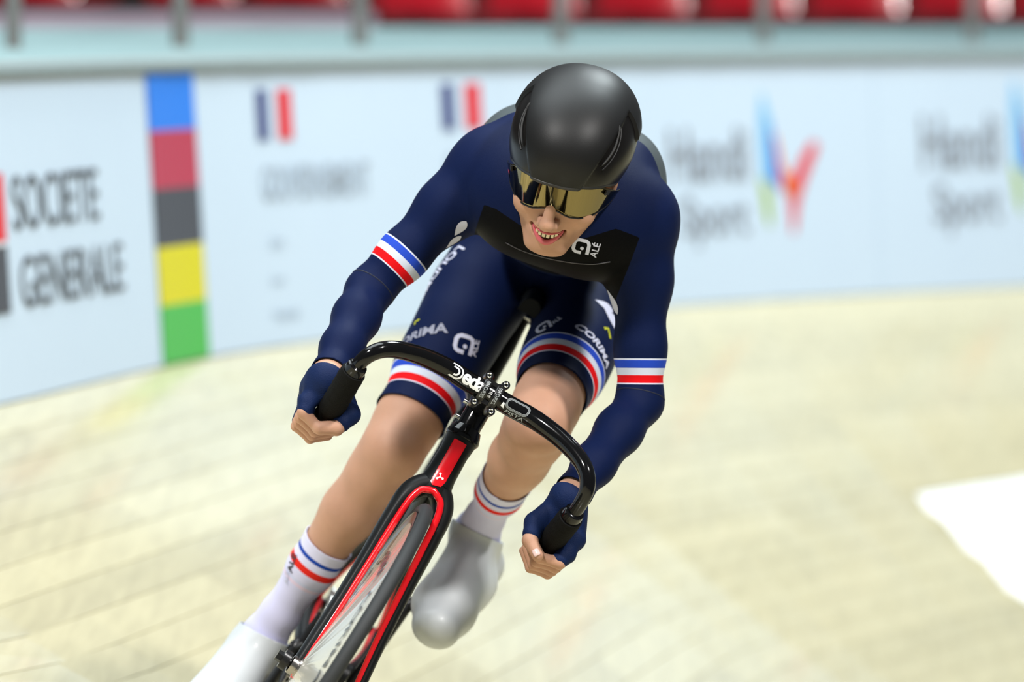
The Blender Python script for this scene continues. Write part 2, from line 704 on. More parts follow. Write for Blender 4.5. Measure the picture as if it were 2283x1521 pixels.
handi(boards[2], 1490, 280, 1.0)
handi(boards[3], 2052, 250, 1.0)

# ---- cap rail, ledge, railing
mb = MB()
for a, c, e, f in ((BOARD_H, BOARD_H + 0.012, -0.05, 0.012),):
    board_slab(mb, JOINTS[0], JOINTS[-1], a, c, e, f, 60)
tag(mb.build('trim_1', M_CAP, None, smooth=False), 'grey cap strip along the top of the advertising boards', 'trim', kind='structure')
mb = MB()
ss = np.linspace(JOINTS[0], JOINTS[-1], 70)
vs, fs = [], []
for s in ss:
    c, n = at_s(s)
    o0, o1 = c - n * 0.10, c - n * 1.25
    z0, z1 = BASE_H + BOARD_H + 0.012, BASE_H + BOARD_H + 0.105
    vs += [(*o0, z0), (*o1, z1), (*o1, z1 - 0.5), (*o0, z0 - 0.5)]
for i in range(len(ss) - 1):
    for k in range(4):
        fs.append((4 * i + k, 4 * i + (k + 1) % 4, 4 * i + 4 + (k + 1) % 4, 4 * i + 4 + k))
mb.add(vs, fs)
tag(mb.build('trim_2', M_LEDGE, None, smooth=False), 'pale teal sloping ledge behind the advertising boards', 'ledge', kind='structure')
mb = MB()
mb.tube([board_pt(s, BOARD_H + 0.02, -0.075) for s in np.linspace(JOINTS[0], JOINTS[-1], 60)], 0.016, 8)
tag(mb.build('trim_3', mat('pale_steel', (0.45, 0.52, 0.52), rough=0.35, metal=0.2), None), 'slim pale rail along the front of the teal ledge', 'trim', kind='structure')

rail = empty('railing', board_pt(SA, BOARD_H, -0.6))
tag(rail, 'grey steel railing whose posts stand on the teal ledge', 'railing')
post_tops = []
for px in (-330, 30, 402, 802, 1250, 1702, 2168, 2640):
    s = sx(px, 100 if px > 200 else 140)
    c, n = at_s(s)
    for _ in range(12):          # slide along the ledge until the post stands at that pixel
        p = c - n * 0.62
        e = proj(np.array([p[0], p[1], 1.3]))[0] - px
        s -= e / 800.0
        c, n = at_s(s)
    p = c - n * 0.62
    mb = MB()
    mb.tube([(p[0], p[1], 1.262), (p[0], p[1], 2.35)], 0.024 if px > 100 else 0.021, 14)
    mb.tube([(p[0], p[1], 1.258), (p[0], p[1], 1.275)], 0.045, 14)
    mb.build('post', M_STEEL, rail)
    post_tops.append((p[0], p[1], 2.35))
mb = MB()
mb.tube(post_tops, 0.024, 10)
mb.build('top_rail', M_STEEL, rail)

# ---- stand: terrace, red seats, dark concourse
def stand_slab(name, o0, o1, z0, z1, m, lab, cat):
    ss = np.linspace(JOINTS[0] + 1, JOINTS[-1], 40)
    vs, fs = [], []
    for s in ss:
        c, n = at_s(s)
        a, b_ = c - n * o0, c - n * o1
        vs += [(*a, z0), (*a, z1), (*b_, z1), (*b_, z0)]
    for i in range(len(ss) - 1):
        for k in range(4):
            fs.append((4 * i + k, 4 * i + (k + 1) % 4, 4 * i + 4 + (k + 1) % 4, 4 * i + 4 + k))
    mb = MB().add(vs, fs)
    return tag(mb.build(name, m, None, smooth=False), lab, cat, kind='structure')


stand_slab('floor_terrace', 4.2, 9.5, 0.6, 1.285, M_TERR, 'mauve concrete terrace of the stand behind the railing', 'terrace')
stand_slab('wall_back', 9.5, 9.8, 0.6, 5.0, M_DARK, 'dark wall at the back of the stand', 'wall')


mb = MB()
vs, fs = [], []
def s_at(px, off):
    s = sx(max(px, 0), 120)
    for _ in range(60):
        c, n = at_s(s)
        p = c - n * off
        s -= float(np.clip((proj(np.array([p[0], p[1], 1.35]))[0] - px) / 900.0, -0.3, 0.3))
    return s


ss = np.linspace(s_at(-120, 4.1), s_at(835, 4.1), 24)
for s in ss:
    c, n = at_s(s)
    a, b_ = c - n * 4.1, c - n * 4.19
    vs += [(*a, 1.0), (*a, 1.375), (*b_, 1.375), (*b_, 1.0)]
for i in range(len(ss) - 1):
    for k in range(4):
        fs.append((4 * i + k, 4 * i + (k + 1) % 4, 4 * i + 4 + (k + 1) % 4, 4 * i + 4 + k))
fs += [(0, 3, 2, 1), tuple(4 * (len(ss) - 1) + k for k in range(4))]
mb.add(vs, fs)
tag(mb.build('trim_4', mat('pale_mauve_paint', (0.55, 0.44, 0.52), rough=0.6, noise=0.15, nscale=3), None, smooth=False), 'pale mauve parapet of the stand at the left', 'parapet', kind='structure')


def seat_thing(p, face, lift, label):
    """tip-up stadium seat; FACE = unit direction (x,y) it looks to"""
    f = np.array([face[0], face[1], 0.0]); u = np.array([0, 0, 1.0]); r = np.cross(f, u)
    b = empty('stadium_seat', p)
    tag(b, label, 'seat', 'red seats in the stand')
    p = np.asarray(p, float)
    W, H = 0.225, 0.40
    # curved back shell
    vs, fs = [], []
    nu, nv = 9, 7
    for sgn in (0, 1):
        for j in range(nv):
            for i in range(nu):
                a = -1 + 2 * i / (nu - 1); t = j / (nv - 1)
                w = W * (1 - 0.18 * t ** 3)
                q = p + r * a * w + u * (0.10 + lift + H * t * (1 - 0.06 * a * a)) + f * (0.06 * a * a - 0.07 * t - 0.016 * sgn)
                vs.append(q)
    N = nu * nv
    for j in range(nv - 1):
        for i in range(nu - 1):
            k = j * nu + i
            fs.append((k, k + 1, k + nu + 1, k + nu)); fs.append((N + k, N + k + nu, N + k + nu + 1, N + k + 1))
    rim = [i for i in range(nu)] + [j * nu + nu - 1 for j in range(1, nv)] + [(nv - 1) * nu + i for i in range(nu - 2, -1, -1)] + [j * nu for j in range(nv - 2, 0, -1)]
    for a, c in zip(rim, rim[1:] + rim[:1]):
        fs.append((a, c, N + c, N + a))
    MB().add(vs, fs).build('seat_back', M_SEAT, b)
    vs, fs = [], []
    for sgn in (0, 1):
        for j in range(6):
            for i in range(7):
                a = -1 + 2 * i / 6; t = j / 5
                vs.append(p + r * a * W * (0.92 + 0.06 * t) + f * (0.02 + 0.36 * t) + u * (0.10 + lift - 0.03 * (1 - a * a) * (1 - 0.5 * t) - 0.02 * sgn + 0.02 * t))
    N = 42
    for j in range(5):
        for i in range(6):
            k = j * 7 + i
            fs.append((k, k + 1, k + 8, k + 7)); fs.append((N + k, N + k + 7, N + k + 8, N + k + 1))
    rim = list(range(7)) + [j * 7 + 6 for j in range(1, 6)] + [35 + i for i in range(5, -1, -1)] + [j * 7 for j in range(4, 0, -1)]
    for a, c in zip(rim, rim[1:] + rim[:1]):
        fs.append((a, c, N + c, N + a))
    MB().add(vs, fs).build('seat_pan', M_SEAT, b)
    mb = MB()
    mb.tube([p, p + u * (0.09 + lift)], 0.02, 8)
    mb.build('pedestal', M_STEEL, b)


seat_rows = [(px, 5.6, 0.0) for px in (930, 1175, 1420, 1660, 1895, 2125, 2350)] + [(px, 7.4, 0.06) for px in (60, 415, 660)]
ORD = ['leftmost', 'second', 'third', 'fourth', 'fifth', 'sixth', 'rightmost']
for i, (px, back, lift) in enumerate(seat_rows):
    s = sx(px, 110)
    for _ in range(20):
        c, n = at_s(s)
        p = c - n * back
        e = proj(np.array([p[0], p[1], 1.35]))[0] - px
        s -= e / 500.0
    c, n = at_s(s)
    p = c - n * back
    if i < 7:
        lab = f'red plastic stadium seat, {ORD[i]} of the front row from the left' if 0 < i < 6 else f'red plastic stadium seat, {ORD[i]} of the front row'
    else:
        lab = 'red plastic stadium seat high at the left, ' + ('behind the first railing post', 'beside the second railing post', 'between the second and third railing posts')[i - 7]
    seat_thing((p[0], p[1], 1.285), n, lift, lab)

# ================================================================== THE BICYCLE
BR = np.array([[-0.87422603, -0.00799712, 0.48545328],
               [0.00856068, -0.9999628, -0.00105645],
               [0.48544367, 0.00323224, 0.87426197]])
BT = np.array([-0.45367875, 8.7200643, -0.00889096])


_p0 = BR @ np.array([0, 0.45, 0.80]) + BT
_ex = np.array(Matrix.Rotation(math.radians(-1.0), 3, Vector(BR[:, 1])))
BR = _ex @ BR
BT = _p0 - BR @ np.array([0, 0.45, 0.80])      # lean settled by one degree about the handlebar
BX, BY, BZ = BR[:, 0], BR[:, 1], BR[:, 2]


def B(x, y, z):
    """bicycle space (x rider's right, y forward, z up) to the world"""
    return BR @ np.array([x, y, z]) + BT



M_CARB = mat('frame_matt_black', (0.009, 0.010, 0.011), rough=0.42, spec=0.22, noise=0.15, nscale=30)
M_GLOSS = mat('gloss_black', (0.004, 0.004, 0.0045), rough=0.12, spec=0.28, coat=0.2)
M_RED = mat('frame_red', (0.85, 0.006, 0.014), rough=0.22, coat=0.6)
M_TAPE = mat('bar_tape', (0.008, 0.008, 0.008), rough=0.8, spec=0.1, bump=0.6, bscale=420)
M_TYRE = mat('tyre_rubber', (0.024, 0.027, 0.029), rough=0.62, bump=0.3, bscale=700)
M_RIM = mat('rim_grey', (0.09, 0.09, 0.095), rough=0.22, metal=0.6)
M_HUB = mat('hub_alloy', (0.45, 0.42, 0.40), rough=0.22, metal=1.0)
M_CHROME = mat('chrome', (0.75, 0.77, 0.78), rough=0.12, metal=1.0)
M_SPOKE = mat('spoke_steel', (0.62, 0.60, 0.58), rough=0.3, metal=0.8)
M_DARKM = mat('anodised_black', (0.015, 0.015, 0.016), rough=0.3, metal=0.3)
M_PRINT = mat('bar_print_white', (0.88, 0.89, 0.90), rough=0.4)
M_PRINTG = mat('bar_print_grey', (0.36, 0.39, 0.40), rough=0.4)

bike = empty('track_bicycle', B(0, 0, 0))
tag(bike, 'black and red track bicycle leaning into the bend under the rider', 'bicycle')

# steering: fork, wheel and bar turn together about the head axis
STEER = math.radians(2.2)
HP = np.array([0, 0.437, 0.66]); HA = np.array([0, -0.2756, 0.9613])
SM = np.array(Matrix.Rotation(STEER, 3, Vector(HA))) @ np.array(Matrix.Rotation(math.radians(-3.2), 3, 'Y'))


def S(x, y, z):
    p = SM @ (np.array([x, y, z]) - HP) + HP
    return BR @ p + BT


SXv, SYv, SZv = BR @ SM @ np.array([1, 0, 0.]), BR @ SM @ np.array([0, 1, 0.]), BR @ SM @ np.array([0, 0, 1.])
SAX = BR @ HA                                   # head axis
SFW = np.cross(SAX, SXv); SFW /= np.linalg.norm(SFW)   # forward, square to the head axis
if SFW @ SYv < 0:
    SFW = -SFW


def wheel(T, y, z, ax, name, spokes, side):
    root = MB()
    c = T(0, y, z)
    e0, e1, e2 = ax
    root.ring(c, ax, 0.3225, 0.0115, 120, 14)
    w = root.build('tyre', M_TYRE, bike)
    w.name = name + '_tyre'
    mb = MB()
    mb.ring(c, ax, 0.300, 0, 120, prof=[(0.013, 0.0115), (0.012, 0.0105), (-0.004, 0.009), (-0.012, 0.004), (-0.014, 0), (-0.012, -0.004), (-0.004, -0.009), (0.012, -0.0105), (0.013, -0.0115)])
    rim = mb.build(name + '_rim', M_RIM, bike)
    mb = MB()
    mb.tube([c - e2 * 0.046, c - e2 * 0.044, c - e2 * 0.034, c - e2 * 0.033, c - e2 * 0.030, c - e2 * 0.018, c + e2 * 0.018, c + e2 * 0.030, c + e2 * 0.033, c + e2 * 0.034, c + e2 * 0.044, c + e2 * 0.046],
            [0.013, 0.0165, 0.0165, 0.022, 0.022, 0.012, 0.012, 0.022, 0.022, 0.0165, 0.0165, 0.013], 28)
    hub = mb.build(name + '_hub', M_HUB, bike)
    mb = MB()
    mb.tube([c - e2 * 0.062, c + e2 * 0.062], 0.0085, 16)
    mb.build('axle', M_DARKM, hub)
    me0 = None
    if name == 'front':
        # lenticular pearl side discs with fine radial ribs
        M_DISC = mat('pearl_disc', (0.62, 0.60, 0.53), rough=0.16, coat=0.4)
        for sg in (1, -1):
            prof = [(0.021, 0.030), (0.06, 0.0265), (0.12, 0.0205), (0.18, 0.0150), (0.24, 0.0105), (0.292, 0.0085)]
            vs, fs = [], []
            NS = 180
            for i in range(NS):
                a = 2 * math.pi * i / NS
                d = e0 * math.cos(a) + e1 * math.sin(a)
                for (r_, w_) in prof:
                    vs.append(c + d * r_ + e2 * sg * (w_ + (0.0007 if i % 9 == 0 and r_ < 0.28 else 0)))
            m_ = len(prof)
            for i in range(NS):
                j = (i + 1) % NS
                for k in range(m_ - 1):
                    fs.append((i * m_ + k, j * m_ + k, j * m_ + k + 1, i * m_ + k + 1))
            dk = MB().add(vs, fs).build('wheel_disc', M_DISC, rim)
        return rim, c
    for k in range(spokes):
        a = 2 * math.pi * (k + 0.5) / spokes
        d = e0 * math.cos(a) + e1 * math.sin(a)
        sg = 1 if k % 2 else -1
        mb = MB()
        mb.tube([c + d * 0.020 + e2 * 0.031 * sg, c + d * 0.29 + e2 * 0.001 * sg], 0.0011, 6, flat=0.6)
        mb.build('spoke', M_SPOKE, rim)
    return rim, c


fr_ax = (SYv, SZv, SXv)
rim_f, cf = wheel(S, 0.575, 0.334, fr_ax, 'front', 20, 1)
rr_ax = (BY, BZ, BX)
rim_r, cr = wheel(B, -0.385, 0.334, rr_ax, 'rear', 20, 1)
# lettering around the side discs of the front wheel
for a0 in (150, 210, 270, 330, 30, 90):
    V, F = text_mesh('CORIMA', 0.034, bold=0.02, xs=1.5, maxedge=0.012)
    V = V - V.mean(0)
    for sg in (1, -1):
        vs = []
        for (u, v) in V:
            r_ = 0.225 + v
            a = math.radians(a0) - sg * u / 0.225
            d = SYv * math.cos(a) + SZv * math.sin(a)
            vs.append(cf + d * r_ + SXv * sg * (0.0017 + np.interp(r_, [0.18, 0.24, 0.292], [0.0150, 0.0105, 0.0085])))
        put('disc_lettering', mesh('disc_lettering', vs, F), M_DARKM, rim_f, smooth=False)

# fork: crown arch with red inner lining, two blades
def fork_pt(x, along, fwd=0.0):
    """point x sideways, ALONG the head axis from the crown (negative = down), FWD of the axis"""
    return S(0, 0.437, 0.66) + SXv * x + SAX * along + SFW * fwd


arch = []
for sg in (1, -1):
    pts = [fork_pt(sg * 0.010, 0.024), fork_pt(sg * 0.024, 0.010), fork_pt(sg * 0.0355, -0.016, 0.003), fork_pt(sg * 0.0405, -0.055, 0.006),
           fork_pt(sg * 0.0430, -0.15, 0.014), fork_pt(sg * 0.0475, -0.25, 0.026), fork_pt(sg * 0.0535, -0.345, 0.039), fork_pt(sg * 0.0545, -0.362, 0.041)]
    pts = catmull(pts, 5)
    n = len(pts)
    lat = [np.interp(i / n, [0, 0.2, 0.38, 0.6, 1], [0.020, 0.019, 0.0125, 0.0100, 0.0095]) for i in range(n)]
    dep = [np.interp(i / n, [0, 0.3, 1], [0.026, 0.024, 0.013]) for i in range(n)]
    mb = MB()
    mb.tube(pts, dep, 18, flat=[a / c for a, c in zip(lat, dep)], up=SFW)
    blade = mb.build('fork_blade', M_CARB, bike)
    tag(blade, 'black fork blade with red inner face')
    pts = [fork_pt(sg * 0.0085, 0.0115, 0.0275), fork_pt(sg * 0.0190, 0.0045, 0.0270), fork_pt(sg * 0.0255, -0.012, 0.0265), fork_pt(sg * 0.0285, -0.035, 0.0265), fork_pt(sg * 0.0305, -0.07, 0.0265),
           fork_pt(sg * 0.0345, -0.15, 0.030), fork_pt(sg * 0.0405, -0.25, 0.037), fork_pt(sg * 0.0475, -0.335, 0.047), fork_pt(sg * 0.0485, -0.372, 0.050)]
    arch.append(catmull(pts, 6))
    mb = MB()
    e = cf + SXv * sg * 0.057
    mb.tube([e - SXv * sg * 0.008, e + SXv * sg * 0.004], 0.017, 20)
    mb.tube([e + SXv * sg * 0.004, e + SXv * sg * 0.014], 0.0095, 6)
    mb.build('fork_end', M_DARKM, blade)
full_arch = arch[0][::-1] + [fork_pt(0, 0.0145, 0.0278)] + arch[1]
mb = MB()
mb.tube(full_arch, 0.0058, 14, up=SFW)
mb.build('fork_lining', M_RED, bike)

# crown block and head tube
mb = MB()
mb.tube([fork_pt(0, 0.006, 0.0), fork_pt(0, 0.014), fork_pt(0, 0.03), fork_pt(0, 0.045)], [0.024, 0.029, 0.0285, 0.0275], 28, flat=[1.1, 1.05, 0.98, 0.94], up=SFW)
mb.build('fork_crown', M_CARB, bike)
H0 = B(*(HP + HA * 0.03))
BAX = BR @ HA
BFW = np.cross(BAX, BX); BFW /= np.linalg.norm(BFW)
if BFW @ BY < 0:
    BFW = -BFW


def head_pt(x, along, fwd=0.0):
    return B(*HP) + BX * x + BAX * along + BFW * fwd


HT = 0.116
mb = MB()
mb.tube([head_pt(0, t) for t in (0.030, 0.05, 0.09, HT)], [0.0295, 0.0275, 0.0265, 0.0275], 32, flat=[0.96, 0.92, 0.92, 0.98], up=BFW)
head = mb.build('head_tube', M_CARB, bike)


def on_head(u, v, lift=0.0008):
    """u across (metres of arc), v along the head axis"""
    r = 0.0270 + lift + 0.0003
    if v < 0.05:
        r += 0.002 * (0.05 - v) / 0.028
    a = u / r
    return head_pt(0, v) + BX * (r * 0.93 * math.sin(a)) + BFW * (r * math.cos(a))


V, F = poly_mesh([[(-0.0125, 0.036), (-0.009, 0.026), (0.006, 0.022), (0.0125, 0.027), (0.0125, 0.108), (-0.0125, 0.108)]], 0.006)
put('red_panel', mesh('red_panel', [on_head(u, v) for u, v in V], F), M_RED, head)
# three-dot emblem
def disc(cx, cy, r, n=14):
    return [(cx + r * math.cos(2 * math.pi * k / n), cy + r * math.sin(2 * math.pi * k / n)) for k in range(n)]


def bar2(a, b, w):
    a, b = np.array(a), np.array(b)
    d = (b - a) / np.linalg.norm(b - a)
    n = np.array([-d[1], d[0]]) * w
    return [tuple(a - n), tuple(b - n), tuple(b + n), tuple(a + n)]


ec = (0.001, 0.040)
rt_ = lambda x, y: (ec[0] + 0.62 * (x * math.cos(0.42) + y * math.sin(0.42)), ec[1] + 0.62 * (-x * math.sin(0.42) + y * math.cos(0.42)))
dots = [rt_(0, 0.0085), rt_(-0.0078, -0.0045), rt_(0.0078, -0.0045)]
polys = [disc(*d, 0.0021) for d in dots] + [bar2(ec, d, 0.0009) for d in dots] + [disc(*ec, 0.0015)]
V, F = poly_mesh(polys, 0.004)
put('emblem', mesh('emblem', [on_head(u, v, 0.0014) for u, v in V], F), M_PRINT, head)

# headset, spacers, stem
mb = MB()
mb.tube([head_pt(0, HT + t) for t in (0.0, 0.004, 0.010, 0.022, 0.024)], [0.0285, 0.0300, 0.0285, 0.0240, 0.020], 30)
mb.build('headset_cover', M_GLOSS, bike)
SM = np.array(Matrix.Rotation(STEER, 3, Vector(HA)))         # the bar sits square to the frame's lean
SXv, SYv, SZv = BR @ SM @ np.array([1, 0, 0.]), BR @ SM @ np.array([0, 1, 0.]), BR @ SM @ np.array([0, 0, 1.])
CL = B(0, 0.50, 0.866)                             # bar clamp centre
SB = head_pt(0, HT + 0.064)                        # stem at the steerer
mb = MB()
mb.tube([head_pt(0, HT + t) for t in (0.022, 0.081, 0.088)], [0.0205, 0.0205, 0.017], 26)
d = CL - SB
mb.tube([SB + d * t for t in (-0.05, 0.25, 0.6, 0.86, 1.0)], [0.018, 0.0195, 0.018, 0.0185, 0.019], 24, flat=[1.0, 0.95, 0.9, 1.0, 1.15], up=SAX)
stem_o = mb.build('stem', M_GLOSS, bike)
# pinch bolts at the back of the stem
mb = MB()
for t in (0.034, 0.062):
    q = head_pt(0.024, HT + t, -0.012)
    mb.tube([q - BX * 0.006, q + BX * 0.004], 0.0042, 10)
mb.build('pinch_bolts', M_CHROME, stem_o)

# face plate: two arms bridging over the bar with four bolts
def clamp_pt(x, ang, r):
    """around the bar axis: ang 0 = straight ahead, positive = up"""
    return CL + SXv * x + SFW2 * (r * math.cos(ang)) + SUP2 * (r * math.sin(ang))


SFW2 = SYv - SXv * (SYv @ SXv)
tilt = math.radians(12)
SUPb = np.cross(SXv, SFW2)
SFW2, SUP2 = SFW2 * math.cos(tilt) + SUPb * math.sin(tilt), SUPb * math.cos(tilt) - SFW2 * math.sin(tilt)
SFW2 /= np.linalg.norm(SFW2); SUP2 /= np.linalg.norm(SUP2)
plate = None
for sg in (1, -1):
    mb = MB()
    angs = [math.radians(a) for a in range(-88, 89, 11)]
    n = len(angs)
    vs, fs = [], []
    for a in angs:
        for (x, r) in ((0.005, 0.0165), (0.005, 0.0215), (0.007, 0.0228), (0.015, 0.0228), (0.0175, 0.0215), (0.0175, 0.0165)):
            vs.append(clamp_pt(sg * x, a, r))
    for i in range(n - 1):
        for k in range(6):
            fs.append((6 * i + k, 6 * i + (k + 1) % 6, 6 * i + 6 + (k + 1) % 6, 6 * i + 6 + k))
    fs += [tuple(range(6)), tuple(6 * (n - 1) + k for k in range(5, -1, -1))]
    mb.add(vs, fs)
    for e in (1, -1):
        q = CL + SXv * sg * 0.0155 + SUP2 * e * 0.0245
        mb.tube([q - SFW2 * 0.020, q + SFW2 * 0.011], [0.0068, 0.0068], 18)
    arm = mb.build('face_plate_arm', M_DARKM, stem_o)
    for e in (1, -1):
        q = CL + SXv * sg * 0.0155 + SUP2 * e * 0.0245
        m2 = MB()
        m2.ring(q + SFW2 * 0.0118, (SXv, SUP2, SFW2), 0.0032, 0.0014, 20, 8)
        m2.tube([q + SFW2 * 0.006, q + SFW2 * 0.0105], 0.0031, 12)
        m2.build('bolt', M_CHROME, arm)
    V, F = text_mesh('ZERO100', 0.0085, bold=0.015, shear=0.2, xs=0.95, maxedge=0.004)
    V = V - (V.min(0) + V.max(0)) / 2
    vs = [clamp_pt(sg * 0.011 - v * 1.0, u / 0.0232, 0.0232) for u, v in V]
    put('plate_lettering', mesh('plate_lettering', vs, F), M_PRINTG, arm, smooth=False)
# bridge plate in the middle, with the numbers on the bar between the arms
mb = MB()
for a in (62, -62):
    q = clamp_pt(0, math.radians(a), 0.0185)
    mb.box(q, (SXv, SFW2, SUP2), (0.006, 0.0035, 0.0035))
mb.build('bridge', M_DARKM, stem_o)
for j, tx in enumerate(('318', '202', '100')):
    V, F = text_mesh(tx, 0.0062, bold=0.02, maxedge=0.003)
    V = V - (V.min(0) + V.max(0)) / 2
    vs = [clamp_pt(-u * 0.62, (0.006 - 0.006 * j + v) / 0.0168, 0.0168) for u, v in V]
    put('bar_scale', mesh('bar_scale', vs, F), M_PRINT, stem_o, smooth=False)

# handlebar
def bar_pt(x, f, u):
    return CL + SXv * x + SYv * f + SZv * u


half = [(0.0, 0.0, 0.0), (0.04, 0.001, 0.000), (0.085, 0.012, 0.002), (0.13, 0.036, -0.001), (0.168, 0.064, -0.010), (0.192, 0.083, -0.024), (0.206, 0.089, -0.046),
        (0.2095, 0.079, -0.074), (0.209, 0.058, -0.104), (0.208, 0.030, -0.132), (0.207, -0.006, -0.156), (0.2065, -0.046, -0.174)]
path_r = catmull([bar_pt(*h) for h in half], 8)
path_l = catmull([bar_pt(-h[0], h[1], h[2]) for h in half], 8)
ncen = 6 * 8 + 4
full = path_l[:0:-1] + path_r
rad = []
for i in range(len(full)):
    k = abs(i - (len(path_l) - 1)) / (len(path_l) - 1)
    rad.append(0.0168 if k < 0.14 else 0.0168 - 0.0048 * min(1, (k - 0.14) / 0.45))
mb = MB(); mb.tube(full, rad, 24)
hbar = mb.build('handlebar', M_GLOSS, bike)
for path, TAPE0 in ((path_r, 55), (path_l, 62)):
    # tape wound in overlapping turns
    seg_p = path[TAPE0:]
    dense = []
    for a, c in zip(seg_p[:-1], seg_p[1:]):
        for k in range(4):
            dense.append(a + (c - a) * k / 4)
    dense.append(seg_p[-1])
    L = np.concatenate([[0], np.cumsum([np.linalg.norm(c - a) for a, c in zip(dense[:-1], dense[1:])])])
    rr = []
    for l in L:
        ph = (l % 0.021) / 0.021
        rr.append(0.0205 + 0.0011 * ph + (0 if l > 0.004 else -0.004))
    mb = MB(); mb.tube(dense, rr, 24)
    tp = mb.build('bar_tape', M_TAPE, hbar)
    mb = MB()
    e = seg_p[0]; t = seg_p[1] - seg_p[0]; t /= np.linalg.norm(t)
    mb.tube([e - t * 0.012, e - t * 0.010, e + t * 0.006, e + t * 0.008], [0.0135, 0.0165, 0.0190, 0.0180], 24)
    mb.build('finishing_band', M_GLOSS, tp)


def on_bar(xc, u, v, lift=0.0006):
    """artwork on the front of the bar: u to the rider's left (image right), v up around the tube"""
    x = xc - u
    i = np.interp(abs(x), [np.linalg.norm(0) + abs((p - CL) @ SXv) for p in path_r[:48]], np.arange(48))
    src = path_r if x >= 0 else path_l
    k = int(min(46, i)); fr = i - k
    c = src[k] * (1 - fr) + src[k + 1] * fr
    t = src[k + 1] - src[k]; t /= np.linalg.norm(t)
    g = np.interp(k / (len(path_r) - 1), [0, 0.14, 0.59, 1], [0.0168, 0.0168, 0.012, 0.012])
    f_ = SFW2 - t * (SFW2 @ t); f_ /= np.linalg.norm(f_)
    w_ = SUP2 - t * (SUP2 @ t) - f_ * (SUP2 @ f_); w_ /= np.linalg.norm(w_)
    a = v / g
    return c + (f_ * math.cos(a) + w_ * math.sin(a)) * (g + lift)


V, F = text_mesh('eda', 0.034, bold=0.032, spacing=0.88, maxedge=0.005)
lo, hi = V.min(0), V.max(0)
put('bar_lettering', mesh('bar_lettering', [on_bar(0.0535, u - lo[0] - 0.002, v - 0.008) for u, v in V], F), M_PRINT, hbar, smooth=False)
# the big initial: two open arcs
def arc(cx, cy, r0, r1, a0, a1, n=16):
    A = [math.radians(a0 + (a1 - a0) * k / n) for k in range(n + 1)]
    return [(cx + r1 * math.cos(a), cy + r1 * math.sin(a)) for a in A] + [(cx + r0 * math.cos(a), cy + r0 * math.sin(a)) for a in A[::-1]]


arcs = [arc(0, 0, 0.0092, 0.0122, -100, 95, 22), arc(-0.002, 0.0, 0.0042, 0.0072, -110, 110, 18)]
polys = []
for a in arcs:
    n = len(a) // 2
    for k in range(n - 1):
        polys.append([a[k], a[k + 1], a[-2 - k], a[-1 - k]])
polys += [[(-0.012, 0.0092), (-0.001, 0.0092), (-0.001, 0.0122), (-0.010, 0.0122)], [(-0.012, -0.0122), (-0.001, -0.0122), (-0.001, -0.0092), (-0.010, -0.0092)],
          [(-0.009, 0.0042), (-0.003, 0.0042), (-0.003, 0.0070), (-0.008, 0.0070)]]
V, F = poly_mesh(polys, 0.005)
put('bar_lettering', mesh('bar_lettering', [on_bar(0.0685, u, v + 0.001) for u, v in V], F), M_PRINT, hbar, smooth=False)
# oval track emblem on the other side
def oval(hl, r, w, n=12):
    out = []
    ring0, ring1 = [], []
    for sgn, a0 in ((1, -90), (-1, 90)):
        for k in range(n + 1):
            a = math.radians(a0 + 180 * k / n)
            for R_, lst in ((r, ring0), (r + w, ring1)):
                lst.append((sgn * hl + R_ * math.cos(a), R_ * math.sin(a)))
    m = len(ring0)
    for k in range(m):
        k2 = (k + 1) % m
        out.append([ring0[k], ring0[k2], ring1[k2], ring1[k]])
    return out


V, F = poly_mesh(oval(0.013, 0.0062, 0.0008) + oval(0.013, 0.0078, 0.0007) + oval(0.013, 0.0092, 0.0007), 0.006)
put('oval_emblem', mesh('oval_emblem', [on_bar(-0.052, u, v + 0.002) for u, v in V], F), M_PRINTG, hbar, smooth=False)
V, F = text_mesh('PISTA', 0.0095, bold=0.01, shear=0.25, xs=1.5, maxedge=0.005)
lo, hi = V.min(0), V.max(0)
put('bar_lettering', mesh('bar_lettering', [on_bar(-0.052, u - (lo[0] + hi[0]) / 2, v - 0.0165) for u, v in V], F), M_PRINTG, hbar, smooth=False)
V, F = poly_mesh([[(-0.0285, -0.010), (-0.021, -0.012), (-0.024, -0.003), (-0.027, -0.003)]], 0.004)
put('bar_mark', mesh('bar_mark', [on_bar(-0.052, u, v + 0.001) for u, v in V], F), M_PRINT, hbar, smooth=False)

# frame tubes
BB = B(0, 0, 0.285)
mb = MB()
mb.tube([head_pt(0, 0.115), B(0, 0.28, 0.765), B(0, 0.02, 0.755), B(0, -0.125, 0.752)], [0.022, 0.020, 0.019, 0.018], 20, flat=[0.9, 0.75, 0.7, 0.7], up=BZ)
mb.build('top_tube', M_CARB, bike)
mb = MB()
mb.tube([head_pt(0, 0.045), B(0, 0.30, 0.56), B(0, 0.12, 0.38), BB], [0.030, 0.032, 0.033, 0.034], 20, flat=[0.62, 0.52, 0.52, 0.6], up=np.cross(BX, BY) * 0.4 + BY)
mb.build('down_tube', M_CARB, bike)
mb = MB()
mb.tube([BB, B(0, -0.03, 0.42), B(0, -0.085, 0.60), B(0, -0.135, 0.775)], [0.032, 0.030, 0.028, 0.026], 20, flat=[0.8, 0.62, 0.62, 0.7], up=BY)
seat_tube = mb.build('seat_tube', M_CARB, bike)
mb = MB()
mb.tube([BB - BX * 0.044, BB + BX * 0.044], 0.027, 26)
mb.build('bottom_bracket', M_CARB, bike)
